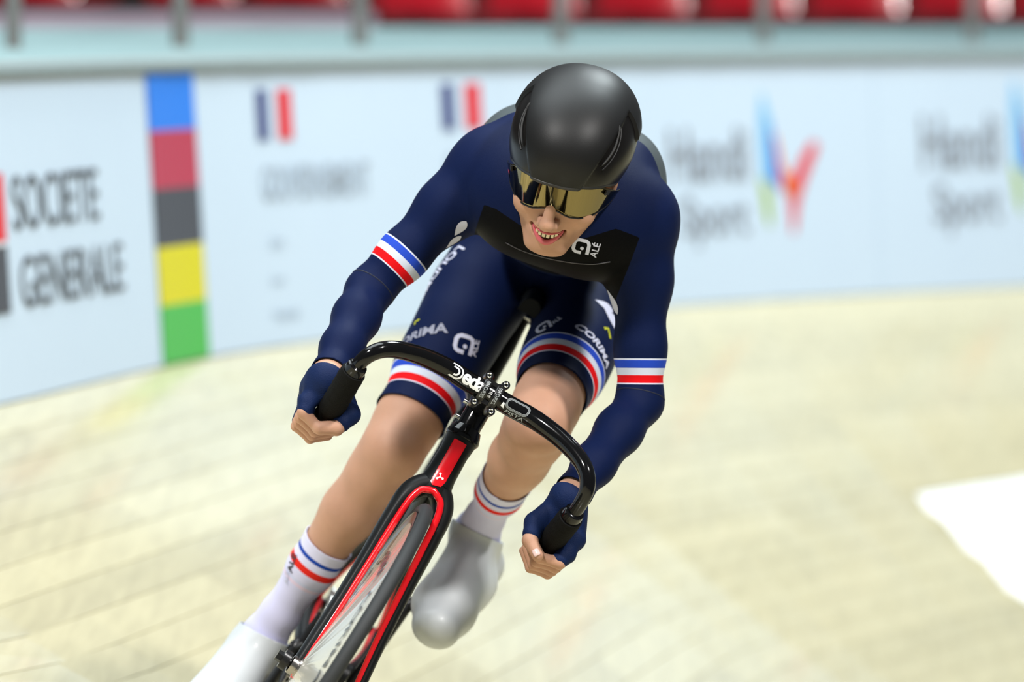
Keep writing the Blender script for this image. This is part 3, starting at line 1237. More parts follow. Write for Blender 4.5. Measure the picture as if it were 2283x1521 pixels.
for sg in (1, -1):
    end = B(sg * 0.070, -0.385, 0.330)
    pts = catmull([B(sg * 0.008, -0.095, 0.61), B(sg * 0.020, -0.15, 0.565), B(sg * 0.031, -0.20, 0.513), B(sg * 0.045, -0.25, 0.464), B(sg * 0.060, -0.30, 0.407), B(sg * 0.071, -0.355, 0.352), end], 6)
    mb = MB(); mb.tube(pts, [0.013] * len(pts), 14, flat=0.75)
    st = mb.build('seat_stay', M_CARB, bike)
    q = [p - BX * sg * 0.0085 + BY * 0.003 for p in pts[3:]]
    mb = MB(); mb.tube(q, 0.0072, 10)
    mb.build('stay_lining', M_RED, st)
    pts = catmull([B(sg * 0.030, -0.03, 0.285), B(sg * 0.052, -0.09, 0.292), B(sg * 0.064, -0.22, 0.31), B(sg * 0.066, -0.385, 0.330)], 6)
    mb = MB(); mb.tube(pts, [0.0165] * len(pts), 14, flat=0.8)
    st = mb.build('chain_stay', M_CARB, bike)
    q = [p - BX * sg * 0.009 + BZ * 0.004 for p in pts[2:]]
    mb = MB(); mb.tube(q, 0.0085, 10)
    mb.build('stay_lining', M_RED, st)
    mb = MB()
    e = end
    mb.tube([e - BX * sg * 0.006, e + BX * sg * 0.006], 0.020, 18)
    mb.build('rear_end', M_CHROME, st)
    mb = MB()
    mb.tube([e + BX * sg * 0.006, e + BX * sg * 0.018], 0.0105, 6)
    mb.build('axle_nut', M_CHROME, st)

# seat post with a small red badge, saddle clamp, saddle
SP0, SP1 = B(0, -0.13, 0.76), B(0, -0.19, 0.972)
ax = (SP1 - SP0) / np.linalg.norm(SP1 - SP0)
mb = MB()
mb.tube([SP0, SP0 + (SP1 - SP0) * 0.7, SP1 - ax * 0.02, SP1], [0.0235, 0.0225, 0.017, 0.014], 20, flat=[0.72, 0.72, 0.8, 1.0], up=BY)
post_o = mb.build('seat_post', M_CARB, bike)
V, F = poly_mesh([disc(0, 0, 0.008, 18)], 0.006)
q = SP0 + (SP1 - SP0) * 0.42 + BY * 0.0236
put('badge', mesh('badge', [q + BX * u + ax * v for u, v in V], F), mat('badge_dark_red', (0.35, 0.02, 0.02), rough=0.4), post_o, smooth=False)
mb = MB()
q = SP1
mb.tube([q - BX * 0.024, q + BX * 0.024], 0.013, 18)
mb.tube([q - BX * 0.020 + BZ * 0.012, q + BX * 0.020 + BZ * 0.012], 0.012, 16)
clampo = mb.build('saddle_clamp', M_GLOSS, post_o)
mb = MB()
for sg in (1, -1):
    b_ = q + BX * sg * 0.022
    mb.tube([b_ + BY * 0.006, b_ + BY * 0.018], 0.0065, 12)
mb.tube([q - BX * 0.016 + BY * 0.013 - BZ * 0.003, q + BX * 0.012 + BY * 0.013 - BZ * 0.004], 0.005, 10)
mb.build('clamp_bolts', M_CHROME, clampo)
mb = MB()
rows = []
for t in np.linspace(0, 1, 16):
    y = -0.02 - 0.27 * t
    w = 0.019 + 0.010 * t + 0.040 * max(0, (t - 0.45) / 0.55) ** 1.5
    zt = 1.022 + 0.006 * math.sin(t * math.pi * 2) - 0.012 * max(0, 0.15 - t) / 0.15
    row = []
    for k in range(12):
        a = math.pi * k / 11
        row.append(B(w * math.cos(a), y, zt - 0.028 + 0.028 * math.sin(a) ** 0.7))
    rows.append(row)
vs = [p for r in rows for p in r]
fs = [(12 * i + k, 12 * i + k + 1, 12 * i + 13 + k, 12 * i + 12 + k) for i in range(15) for k in range(11)]
fs += [(12 * i, 12 * i + 12, 12 * i + 23, 12 * i + 11) for i in range(15)] + [tuple(range(12)), tuple(15 * 12 + k for k in range(11, -1, -1))]
saddle = MB().add(vs, fs).build('saddle', M_CARB, bike)
mb = MB()
for sg in (1, -1):
    mb.tube(catmull([B(sg * 0.012, -0.05, 0.999), B(sg * 0.022, -0.11, 0.985), B(sg * 0.022, -0.21, 0.984), B(sg * 0.030, -0.27, 1.002)], 5), 0.0036, 8)
mb.build('saddle_rails', M_CHROME, saddle)

# drive: chainring, cranks, pedals, chain
TH = math.radians(93)
ring_c = B(0.044, 0, 0.285)
mb = MB()
nt_ = 98
prof_v, prof_f = [], []
for i in range(nt_):
    a = 2 * math.pi * i / nt_
    R_ = 0.099 if i % 2 == 0 else 0.0945
    d = BY * math.cos(a) + BZ * math.sin(a)
    for (r_, x) in ((R_, 0.0015), (R_, -0.0015), (0.072, -0.002), (0.072, 0.002)):
        prof_v.append(ring_c + d * r_ + BX * x)
for i in range(nt_):
    j = (i + 1) % nt_
    for k in range(4):
        prof_f.append((4 * i + k, 4 * j + k, 4 * j + (k + 1) % 4, 4 * i + (k + 1) % 4))
mb.add(prof_v, prof_f)
for k in range(5):
    a = TH + 2 * math.pi * k / 5
    d = BY * math.cos(a) + BZ * math.sin(a)
    mb.tube([ring_c + BX * 0.006 + d * 0.01, ring_c + BX * 0.003 + d * 0.078], [0.012, 0.007], 10, flat=0.5, up=BX)
chainring = mb.build('chainring', M_DARKM, bike)
# chain runs around ring and sprocket, one link after the other
cog_c = B(0.044, -0.385, 0.334)
R1, R2 = 0.0985, 0.031
loop = []
for a in np.linspace(-100, 97, 40):
    loop.append(ring_c + (BY * math.cos(math.radians(a)) + BZ * math.sin(math.radians(a))) * R1)
for a in np.linspace(97, 260, 14):
    loop.append(cog_c + (BY * math.cos(math.radians(a)) + BZ * math.sin(math.radians(a))) * R2)
loop.append(loop[0])
Lc = np.concatenate([[0], np.cumsum([np.linalg.norm(c - a) for a, c in zip(loop[:-1], loop[1:])])])
LP = np.array(loop)
nl = int(Lc[-1] / 0.0127)
mb = MB()
for k in range(nl):
    m0, m1 = Lc[-1] * k / nl, Lc[-1] * (k + 1) / nl
    p0 = np.array([np.interp(m0, Lc, LP[:, i]) for i in range(3)]); p1 = np.array([np.interp(m1, Lc, LP[:, i]) for i in range(3)])
    t = (p1 - p0) / np.linalg.norm(p1 - p0)
    nn = np.cross(t, BX)
    off = 0.0042 if k % 2 else 0.0030
    for sg in (1, -1):
        mb.box((p0 + p1) / 2 + BX * sg * off, (t, nn, BX), (0.0072, 0.0038, 0.0007))
    mb.tube([p0 - BX * 0.004, p0 + BX * 0.004], 0.0036, 8)
ch = mb.build('chain', mat('chain_steel', (0.30, 0.29, 0.27), rough=0.35, metal=0.9), bike, smooth=False)
ch['kind'] = 'stuff'
mb = MB()
mb.tube([cog_c - BX * 0.002, cog_c + BX * 0.002], 0.030, 30)
mb.build('sprocket', M_DARKM, bike)
PEDAL = {}
for sg, th in ((-1, TH), (1, TH + math.pi)):
    d = BY * math.cos(th) + BZ * math.sin(th)
    c0, c1 = B(sg * 0.058, 0, 0.285), B(sg * 0.074, 0, 0.285) + d * 0.165
    mb = MB()
    mb.tube([c0 - d * 0.020, c0 - d * 0.012, c0, c0 + (c1 - c0) * 0.5, c1, c1 + d * 0.010, c1 + d * 0.014], [0.008, 0.015, 0.0165, 0.0135, 0.0125, 0.010, 0.005], 16, flat=0.72, up=np.cross(d, BX))
    mb.tube([c0 + BX * sg * 0.008, c0 + BX * sg * 0.012], 0.011, 16)
    crank = mb.build('crank_arm', M_DARKM, bike)
    mb = MB()
    pc = c1 + BX * sg * 0.048
    mb.tube([c1, c1 + BX * sg * 0.012, c1 + BX * sg * 0.013, c1 + BX * sg * 0.055], [0.0085, 0.0085, 0.0115, 0.010], 14)
    mb.box(pc, (BX, BY, BZ), (0.030, 0.036, 0.009))
    mb.build('pedal', M_DARKM, crank, bevel=0.003)
    PEDAL[sg] = pc

# ================================================================== THE RIDER
# ---- a small distance-field modeller: smooth union of bones and masses, polygonised by surface nets
def v3(*a):
    return np.array(a, float)


def sd_cone(Q, a, b, ra, rb):
    ba = b - a
    l2 = ba @ ba
    rr = ra - rb
    a2 = l2 - rr * rr
    il2 = 1.0 / l2
    pa = Q - a
    y = pa @ ba
    z = y - l2
    x2 = np.sum((pa * l2 - y[..., None] * ba) ** 2, -1)
    y2 = y * y * l2
    z2 = z * z * l2
    k = np.sign(rr) * rr * rr * x2
    o = (np.sqrt(x2 * a2 * il2) + y * rr) * il2 - ra
    c1 = np.sign(z) * a2 * z2 > k
    c2 = np.sign(y) * a2 * y2 < k
    o = np.where(c2, np.sqrt(x2 + y2) * il2 - ra, o)
    return np.where(c1, np.sqrt(x2 + z2) * il2 - rb, o)


def sd_ell(Q, c, r, A):
    p = (Q - c) @ A.T
    k0 = np.sqrt(np.sum((p / r) ** 2, -1)) + 1e-9
    k1 = np.sqrt(np.sum((p / (r * r)) ** 2, -1)) + 1e-9
    return k0 * (k0 - 1) / k1


EYE = np.eye(3)


def cone(a, b, ra, rb, k=0.02, sub=False):
    a, b = np.asarray(a, float), np.asarray(b, float)
    R_ = max(ra, rb)
    return dict(f=lambda Q: sd_cone(Q, a, b, ra, rb), lo=np.minimum(a, b) - R_, hi=np.maximum(a, b) + R_, k=k, sub=sub)


def ell(c, r, A=EYE, k=0.02, sub=False):
    c, r, A = np.asarray(c, float), np.asarray(r, float), np.asarray(A, float)
    R_ = np.sqrt(((A.T * r) ** 2).sum(1))
    return dict(f=lambda Q: sd_ell(Q, c, r, A), lo=c - R_, hi=c + R_, k=k, sub=sub)


def chain(pts, rads, k=0.015):
    return [cone(pts[i], pts[i + 1], rads[i], rads[i + 1], k) for i in range(len(pts) - 1)]


def polygonise(prims, h, off=0.0, pad=0.02, post=None):
    """surface nets of the smooth union, OFF metres outside it"""
    lo = np.min([p['lo'] for p in prims if not p['sub']], 0) - pad - off
    hi = np.max([p['hi'] for p in prims if not p['sub']], 0) + pad + off
    n = np.ceil((hi - lo) / h).astype(int) + 1
    D = np.full(n, 0.05, np.float32)
    for p in prims:
        m = max(p['k'], 0.012) + off + 2 * h
        i0 = np.clip(np.floor((p['lo'] - m - lo) / h).astype(int), 0, n - 1)
        i1 = np.clip(np.ceil((p['hi'] + m - lo) / h).astype(int) + 1, 1, n)
        if np.any(i1 <= i0):
            continue
        g = np.stack(np.meshgrid(*[lo[i] + h * np.arange(i0[i], i1[i]) for i in range(3)], indexing='ij'), -1)
        d = p['f'](g)
        sl = tuple(slice(a, b) for a, b in zip(i0, i1))
        cur = D[sl]
        k = p['k']
        if p['sub']:
            d = -(d)
            w = np.maximum(k - np.abs(cur - d), 0) / k
            D[sl] = np.maximum(cur, d) + w * w * k * 0.25
        else:
            w = np.maximum(k - np.abs(cur - d), 0) / k
            D[sl] = np.minimum(cur, d) - w * w * k * 0.25
    D -= off
    # surface nets
    ins = D < 0
    nx, ny, nz = n
    c = [ins[i:nx - 1 + i, j:ny - 1 + j, k:nz - 1 + k] for i in (0, 1) for j in (0, 1) for k in (0, 1)]
    cnt = np.zeros(c[0].shape, np.int8)
    for q in c:
        cnt += q
    act = (cnt > 0) & (cnt < 8)
    idx = np.argwhere(act)
    vid = np.full(act.shape, -1, np.int64)
    vid[act] = np.arange(len(idx))
    acc = np.zeros((len(idx), 3)); num = np.zeros(len(idx))
    corners = [(i, j, k) for i in (0, 1) for j in (0, 1) for k in (0, 1)]
    vals = {q: D[idx[:, 0] + q[0], idx[:, 1] + q[1], idx[:, 2] + q[2]] for q in corners}
    for q in corners:
        for ax in range(3):
            if q[ax] == 0:
                r = list(q); r[ax] = 1; r = tuple(r)
                a, b = vals[q], vals[r]
                cr = (a < 0) != (b < 0)
                t = np.where(cr, a / np.where(cr, a - b, 1), 0)
                pt = np.tile(np.array(q, float), (len(idx), 1)); pt[:, ax] = t
                acc[cr] += pt[cr]; num[cr] += 1
    V = lo + h * (idx + acc / num[:, None])
    F = []
    for ax in range(3):
        o1, o2 = [(1, 2), (2, 0), (0, 1)][ax]
        sl0 = [slice(None)] * 3; sl1 = [slice(None)] * 3
        sl0[ax] = slice(0, -1); sl1[ax] = slice(1, None)
        ch = ins[tuple(sl0)] != ins[tuple(sl1)]
        e = np.argwhere(ch)
        e = e[(e[:, o1] > 0) & (e[:, o2] > 0) & (e[:, o1] < n[o1] - 1) & (e[:, o2] < n[o2] - 1)]
        s = ins[e[:, 0], e[:, 1], e[:, 2]]
        q = []
        for (u, w) in ((-1, -1), (0, -1), (0, 0), (-1, 0)):
            f = e.copy(); f[:, o1] += u; f[:, o2] += w
            q.append(vid[f[:, 0], f[:, 1], f[:, 2]])
        q = np.stack(q, 1)
        q[~s] = q[~s][:, ::-1]
        F.append(q)
    F = np.concatenate(F)
    F = F[(F >= 0).all(1)]
    return V, F


def np_mesh(name, V, F):
    me = bpy.data.meshes.new(name)
    me.vertices.add(len(V)); me.vertices.foreach_set('co', np.asarray(V, np.float32).ravel())
    me.loops.add(F.size); me.loops.foreach_set('vertex_index', F.astype(np.int32).ravel())
    me.polygons.add(len(F))
    me.polygons.foreach_set('loop_start', np.arange(0, F.size, 4, dtype=np.int32))
    me.update(calc_edges=True)
    me.validate()
    return me


def cut(me, co, no, radius):
    """clean cloth edge: remove what lies beyond the plane, only near CO"""
    bm = bmesh.new(); bm.from_mesh(me)
    co, no = Vector(co), Vector(no)
    vs = {v for v in bm.verts if (v.co - co).length < radius}
    fs = [f for f in bm.faces if all(v in vs for v in f.verts)]
    es = {e for f in fs for e in f.edges}
    bmesh.ops.bisect_plane(bm, geom=list(fs) + list(es) + list({v for f in fs for v in f.verts}), plane_co=co, plane_no=no, clear_outer=True, dist=1e-6)
    bm.to_mesh(me); bm.free()


def drop_loose(me, keep_near=None):
    """keep only the largest island"""
    bm = bmesh.new(); bm.from_mesh(me)
    seen, best = set(), []
    for v in bm.verts:
        if v in seen:
            continue
        st, isl = [v], []
        seen.add(v)
        while st:
            a = st.pop(); isl.append(a)
            for e in a.link_edges:
                b = e.other_vert(a)
                if b not in seen:
                    seen.add(b); st.append(b)
        if len(isl) > len(best):
            best = isl
    keep = set(best)
    bmesh.ops.delete(bm, geom=[v for v in bm.verts if v not in keep], context='VERTS')
    bm.to_mesh(me); bm.free()


def attr(me, name, fn):
    n = len(me.vertices)
    co = np.empty(n * 3, np.float32); me.vertices.foreach_get('co', co)
    a = me.attributes.new(name, 'FLOAT', 'POINT')
    a.data.foreach_set('value', np.asarray(fn(co.reshape(-1, 3).astype(float)), np.float32))


def seg_dist(Q, a, b):
    t = np.clip(((Q - a) @ (b - a)) / ((b - a) @ (b - a)), 0, 1)
    return np.linalg.norm(Q - a - t[:, None] * (b - a), axis=1)


# ---- skeleton, one point per joint (R = rider's right, on the left of the photo)
HIP = {'R': B(0.088, -0.22, 1.075), 'L': B(-0.088, -0.22, 1.075)}
KNEE = {'R': P(873, 1006, 8.70), 'L': P(1200, 945, 8.54)}
ANK = {'R': P(588, 1422, 8.86), 'L': P(1064, 1185, 8.89)}
SHO = {'R': P(1092, 367, 8.47), 'L': P(1430, 480, 8.45)}
ELB = {'R': P(822, 650, 8.43), 'L': P(1427, 897, 8.45)}
WRI = {'R': P(729, 846, 8.24), 'L': P(1268, 1112, 8.27)}
PELV = (HIP['R'] + HIP['L']) / 2
lerp = lambda a, b, t: a + (b - a) * t
unit = lambda a: a / np.linalg.norm(a)
ES = 0.94 * RT - 0.342 * UP          # along the shoulders
US = 0.342 * RT + 0.94 * UP
TB = np.stack([ES, US, FW])          # trunk axes as rows
TR = []                               # trunk
TR.append(ell(P(1262, 425, 8.56), (0.165, 0.118, 0.16), TB, 0.05))
TR.append(ell(P(1250, 450, 8.44), (0.150, 0.098, 0.10), TB, 0.05))
TR.append(ell(P(1270, 365, 8.60), (0.125, 0.080, 0.16), TB, 0.05))         # upper back
TR.append(ell(P(1388, 402, 8.58), (0.056, 0.072, 0.14), TB, 0.04))         # left shoulder blade
TR.append(ell(P(1160, 335, 8.58), (0.056, 0.060, 0.14), TB, 0.04))
TR.append(ell(P(1240, 492, 8.72), (0.120, 0.086, 0.15), TB, 0.05))         # waist
TR.append(ell(PELV + US * 0.01 + FW * 0.0, (0.145, 0.105, 0.12), TB, 0.05))  # hips
TR.append(ell(P(1165, 455, 8.42), (0.070, 0.060, 0.06), TB, 0.07))         # chest muscles
TR.append(ell(P(1335, 515, 8.42), (0.070, 0.060, 0.06), TB, 0.07))
TR.append(cone(SHO['R'] + ES * 0.03, P(1240, 395, 8.47), 0.058, 0.07, 0.04))
TR.append(cone(SHO['L'] - ES * 0.03, P(1290, 410, 8.47), 0.060, 0.07, 0.04))
ARM = {}
for s, sg in (('R', -1), ('L', 1)):
    S0, E0, W0 = SHO[s], ELB[s], WRI[s]
    ax = unit(E0 - S0); fx = unit(W0 - E0)
    A = [ell(S0 + ax * 0.015, (0.052, 0.052, 0.055), TB, 0.03)]
    A += chain([S0, lerp(S0, E0, 0.35), lerp(S0, E0, 0.72), E0], [0.0495, 0.0430, 0.0330, 0.0310], 0.03)
    A += chain([E0, lerp(E0, W0, 0.30), lerp(E0, W0, 0.65), lerp(E0, W0, 0.94), W0], [0.0310, 0.0322, 0.0280, 0.0222, 0.0215], 0.02)
    A.append(cone(E0 - ax * 0.02 + FW * 0.012, E0 + FW * 0.014, 0.024, 0.022, 0.02))       # point of the elbow
    ARM[s] = A
LEGT, LEGS = {}, {}
for s, sg in (('R', -1), ('L', 1)):
    H0, K0, A0 = HIP[s], KNEE[s], ANK[s]
    hx = unit(K0 - H0); kx = unit(A0 - K0)
    fwd = unit(hx - kx)                       # towards the front of the knee
    T_ = chain([H0, lerp(H0, K0, 0.30), lerp(H0, K0, 0.62), lerp(H0, K0, 0.88), K0], [0.081, 0.074, 0.064, 0.052, 0.0495], 0.03)
    T_.append(ell(lerp(H0, K0, 0.45) + fwd * 0.022, (0.055, 0.055, 0.055), TB, 0.05))
    LEGT[s] = T_
    Sh = chain([K0, lerp(K0, A0, 0.12), lerp(K0, A0, 0.32), lerp(K0, A0, 0.62), lerp(K0, A0, 0.88), A0], [0.0495, 0.0465, 0.0455, 0.0345, 0.0265, 0.0285], 0.025)
    Sh.append(ell(K0 + fwd * 0.014 + hx * 0.004, (0.034, 0.034, 0.034), TB, 0.03))          # kneecap
    Sh.append(cone(lerp(K0, A0, 0.22) - fwd * 0.018, lerp(K0, A0, 0.48) - fwd * 0.014, 0.033, 0.027, 0.03))  # calf
    Sh.append(cone(K0 + kx * 0.055 + fwd * 0.020, lerp(K0, A0, 0.6) + fwd * 0.012, 0.020, 0.018, 0.025))     # shin
    if s == 'L':
        Sh.append(cone(lerp(K0, A0, 0.10) + ES * 0.012, lerp(K0, A0, 0.42) + ES * 0.010, 0.042, 0.034, 0.02))
    LEGS[s] = Sh
NECK = [cone(P(1268, 408, 8.50), P(1268, 385, 8.39), 0.062, 0.056, 0.03)]

# ---- head frame
phi, yaw, roll = math.radians(35), math.radians(6.5), math.radians(11)
hx0, hy0, hz0 = -RT, -FW, UP
hy1 = hy0 * math.cos(phi) - hz0 * math.sin(phi)
hz1 = hz0 * math.cos(phi) + hy0 * math.sin(phi)
hx2 = hx0 * math.cos(yaw) - hy1 * math.sin(yaw)
hy2 = hy1 * math.cos(yaw) + hx0 * math.sin(yaw)
RR = np.array(Matrix.Rotation(roll, 3, Vector(FW)))
HX, HY, HZ = RR @ hx2, RR @ hy2, RR @ hz1
HM = np.stack([HX, HY, HZ])           # rows
HO = P(1264, 362, 8.33)


def Hd(x, y, z):
    return HO + HX * x + HY * y + HZ * z


def hell(c, r, k=0.012, sub=False, tilt=0.0):
    A = HM
    if tilt:
        A = np.stack([HX * math.cos(tilt) + HZ * math.sin(tilt), HY, HZ * math.cos(tilt) - HX * math.sin(tilt)])
    return ell(Hd(*c), r, A, k, sub)


HEAD = [hell((0, -0.018, 0.035), (0.074, 0.095, 0.082), 0.02),
        hell((0, 0.030, -0.030), (0.0635, 0.064, 0.075), 0.03),
        cone(Hd(0, -0.03, -0.03), Hd(0, -0.06, -0.11), 0.058, 0.055, 0.03)]
for e in (1, -1):
    HEAD += [cone(Hd(e * 0.0555, 0.008, -0.055), Hd(e * 0.022, 0.076, -0.111), 0.018, 0.015, 0.030),
             hell((e * 0.043, 0.062, -0.048), (0.025, 0.026, 0.024), 0.020),
             hell((e * 0.030, 0.075, 0.018), (0.026, 0.018, 0.012), 0.015),
             hell((e * 0.078, -0.010, -0.020), (0.010, 0.018, 0.030), 0.008)]
HEAD += [hell((0, 0.080, -0.112), (0.023, 0.017, 0.017), 0.020),
         hell((0, 0.079, -0.078), (0.034, 0.022, 0.028), 0.018),
         cone(Hd(0, 0.086, 0.002), Hd(0, 0.113, -0.048), 0.0085, 0.0100, 0.012),
         hell((0, 0.1165, -0.0515), (0.0128, 0.0115, 0.0110), 0.006),
         hell((0.0135, 0.104, -0.0550), (0.0082, 0.0105, 0.0080), 0.005),
         hell((-0.0135, 0.104, -0.0550), (0.0082, 0.0105, 0.0080), 0.005),
         hell((0.0075, 0.109, -0.0620), (0.0035, 0.005, 0.004), 0.003, True),
         hell((-0.0075, 0.109, -0.0620), (0.0035, 0.005, 0.004), 0.003, True)]
# smile: mouth opening, curved up at the corners, with folds beside it
for x, z, rx, rz, t in ((0, -0.0845, 0.014, 0.0085, 0), (0.014, -0.0815, 0.012, 0.0072, 0.35), (-0.014, -0.0815, 0.012, 0.0072, -0.35), (0.0245, -0.0755, 0.006, 0.0035, 0.6), (-0.0245, -0.0755, 0.006, 0.0035, -0.6)):
    HEAD.append(hell((x, 0.098 - 9 * x * x, z), (rx, 0.024, rz), 0.003, True, t))
for e in (1, -1):
    HEAD.append(cone(Hd(e * 0.0215, 0.106, -0.052), Hd(e * 0.036, 0.090, -0.080), 0.0022, 0.0018, 0.012, True))

# ---- hands closed around the drops
def bar_frame(path, i):
    t = path[i] - path[min(i + 6, len(path) - 1)]
    return unit(t)


HANDS, GLOVES, NAILS, FING, GCUT = {}, {}, {}, {}, {}
for s, path, sg in (('R', path_r, -1), ('L', path_l, 1)):
    i0 = 82
    c0 = path[i0]
    a = bar_frame(path, 78)                         # along the bar, from little finger to index
    o = ES * sg if False else BX * (-sg)            # outwards
    o = unit(o - a * (o @ a))
    q = np.cross(a, o)
    if q @ FW > 0:
        q = -q                                      # q faces forward and down
    c0 = c0 + o * (0.009 if s == 'R' else 0.001) - SZv * 0.009
    skin, glove, nails = [], [], []
    def pt(al, rad, t):
        al = math.radians(al)
        return c0 + o * (rad * math.cos(al)) + q * (rad * math.sin(al)) + a * t
    toward = WRI[s]
    offs = [0.031, 0.0105, -0.0095, -0.028]
    rads = [0.0096, 0.0097, 0.0093, 0.0084]
    mcps = []
    for j in range(4):
        t = offs[j]
        r0 = rads[j]
        mcp = pt(-40, 0.0405, t * 1.02)
        pip = pt(40 + 2 * j, 0.0350, t)
        dip = pt(98, 0.0315, t - 0.002)
        tip = pt(158, 0.0300, t - 0.004)
        mcps.append(mcp)
        f_ = [cone(mcp, pip, r0 * 1.12, r0 * 1.02, 0.0015), cone(pip, dip, r0 * 1.02, r0 * 0.94, 0.0012), cone(dip, tip, r0 * 0.94, r0 * 0.82, 0.0012)]
        FING[s, j] = (mcp, pip, dip, tip)
        f_ += [ell(pip, (r0 * 1.13,) * 3, EYE, 0.002), ell(dip, (r0 * 1.03,) * 3, EYE, 0.002)]
        skin += f_
        glove += [cone(mcp, lerp(mcp, pip, 0.80 if j else 0.88), r0 * 1.18, r0 * 1.10, 0.003)]
    wr = toward
    palm = []
    for j in range(4):
        palm.append(cone(lerp(mcps[j], wr, 0.72), mcps[j], 0.019, 0.0125, 0.012))
    palm.append(cone(wr, lerp(wr, (mcps[1] + mcps[2]) / 2, 0.6), 0.0265, 0.024, 0.015))
    heel = pt(-110, 0.043, -0.016)
    palm.append(cone(wr, heel, 0.022, 0.016, 0.015))
    palm.append(cone(wr - unit(WRI[s] - ELB[s]) * 0.03, wr, 0.0243, 0.0250, 0.015))
    # thumb: along the inner side, over the index finger
    cmc = lerp(wr, pt(-128, 0.046, 0.020), 0.62)
    tm = pt(-158, 0.042, 0.030)
    if s == 'L':
        ti = pt(152, 0.0375, 0.036); tt = pt(108, 0.0385, 0.046)
    else:
        ti = pt(150, 0.036, 0.034); tt = pt(104, 0.0345, 0.034)
    th = [cone(cmc, tm, 0.019, 0.0150, 0.010), cone(tm, ti, 0.0138, 0.0122, 0.005), cone(ti, tt, 0.0122, 0.0100, 0.004)]
    FING[s, 't'] = (cmc, tm, ti, tt)
    palm.append(cone(pt(-75, 0.034, 0.026), pt(5, 0.034, 0.030), 0.0115, 0.0100, 0.008))
    palm.append(cone(pt(-10, 0.030, 0.030), pt(48, 0.0295, 0.030), 0.0090, 0.0082, 0.006))
    palm.append(cone(mcps[0], tm, 0.0105, 0.0105, 0.010))
    HANDS[s] = skin + palm + th
    GLOVES[s] = glove + [dict(p) for p in palm] + [cone(cmc, tm, 0.019, 0.0152, 0.010), cone(tm, lerp(tm, ti, 0.62), 0.0142, 0.0134, 0.005)]

# ---- feet and shoe covers
FEET, SHOE = {}, {}
for s, sg in (('R', 1), ('L', -1)):
    pc = PEDAL[sg]
    A0 = ANK[s]
    if s == 'L':
        ball, toe, heel = P(990, 1355, 8.73), P(972, 1398, 8.665), P(1075, 1268, 8.94)
    else:
        ball, toe, heel = P(478, 1592, 8.74), P(436, 1650, 8.66), P(572, 1496, 8.95)
    side = unit(np.cross(toe - heel, UP))
    FEET[s] = chain([A0, lerp(A0, heel, 0.6)], [0.0275, 0.026], 0.02) + chain([heel, ball, toe], [0.025, 0.030, 0.022], 0.03) + [cone(A0, ball, 0.0275, 0.026, 0.03)]
    w = BX * 0.013
    Sx = [cone(A0 + unit(KNEE[s] - A0) * 0.06, A0, 0.0295, 0.0325, 0.02), cone(A0, lerp(A0, heel, 0.75), 0.0325, 0.0325, 0.03), cone(heel, lerp(heel, ball, 0.5), 0.032, 0.034, 0.03)]
    for e in (1, -1):
        Sx += [cone(lerp(heel, ball, 0.35) + w * e * 0.6, ball + w * e, 0.0345, 0.0360, 0.03), cone(ball + w * e, toe + w * e * 0.85, 0.0355, 0.029, 0.03)]
    Sx += [cone(A0, lerp(A0, ball, 0.75), 0.0335, 0.0365, 0.04)]
    if s == 'R':
        Sx += [cone(lerp(A0, ball, 0.22) + BX * 0.020, ball + BX * 0.024, 0.026, 0.034, 0.03)]
    SHOE[s] = Sx

# ---- materials of the rider
M_SKIN = mat('skin', (0.55, 0.305, 0.205), rough=0.55, spec=0.3, noise=0.13, nscale=26, sss=0.12, bump=0.10, bscale=320)
NAVY = (0.0050, 0.0115, 0.052)
W1, W2, Bl, Rd = (0.72, 0.76, 0.92), (0.70, 0.76, 0.90), (0.025, 0.075, 0.55), (0.80, 0.008, 0.012)
M_SUIT = ramp_mat('skinsuit_navy', 'band', -0.01, 0.07,
                  [(-0.01, NAVY), (0.0, W1), (0.0022, Bl), (0.0155, W2), (0.0275, Rd), (0.0405, W1), (0.0428, NAVY)], rough=0.52, sheen=0.015, bump=0.25, bscale=1300)
M_SOCK = ramp_mat('sock_white', 'band', 0.0, 0.16,
                  [(0.0, (0.74, 0.73, 0.95)), (0.020, (0.02, 0.07, 0.42)), (0.0265, (0.74, 0.73, 0.95)), (0.040, (0.82, 0.03, 0.02)), (0.052, (0.72, 0.71, 0.95)),
                   (0.070, (0.66, 0.68, 0.92)), (0.076, (0.80, 0.66, 0.86)), (0.083, (0.70, 0.69, 0.95))], rough=0.75, bump=0.25, bscale=1500)
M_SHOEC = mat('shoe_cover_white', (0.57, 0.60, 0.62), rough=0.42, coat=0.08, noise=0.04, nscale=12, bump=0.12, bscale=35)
M_GLOVE = mat('glove_navy', (0.007, 0.018, 0.072), rough=0.60, spec=0.12, bump=0.35, bscale=500)
M_LIP = mat('lips', (0.62, 0.13, 0.15), rough=0.35, sss=0.1)
M_TEETH = mat('teeth', (0.82, 0.72, 0.48), rough=0.25)
M_MOUTH = mat('mouth_inside', (0.16, 0.012, 0.015), rough=0.5)
M_NAIL = mat('nail', (0.80, 0.56, 0.52), rough=0.25)
M_HELM = mat('helmet_black', (0.0080, 0.0080, 0.0083), rough=0.46, spec=0.28, bump=0.05, bscale=900)
M_HELMG = mat('helmet_gloss', (0.007, 0.006, 0.0055), rough=0.28, spec=0.25)
M_VISOR = mat('visor_gold', (0.22, 0.175, 0.08), rough=0.05, metal=1.0)
M_EDGE = mat('visor_edge', (0.01, 0.01, 0.014), rough=0.4)
M_KIT = mat('kit_print', (0.70, 0.72, 0.90), rough=0.55)
M_KITG = mat('kit_print_grey', (0.30, 0.31, 0.40), rough=0.6)
M_KITY = mat('kit_print_yellow', (0.62, 0.64, 0.02), rough=0.55)
M_KITK = mat('kit_print_black', (0.02, 0.02, 0.03), rough=0.6)

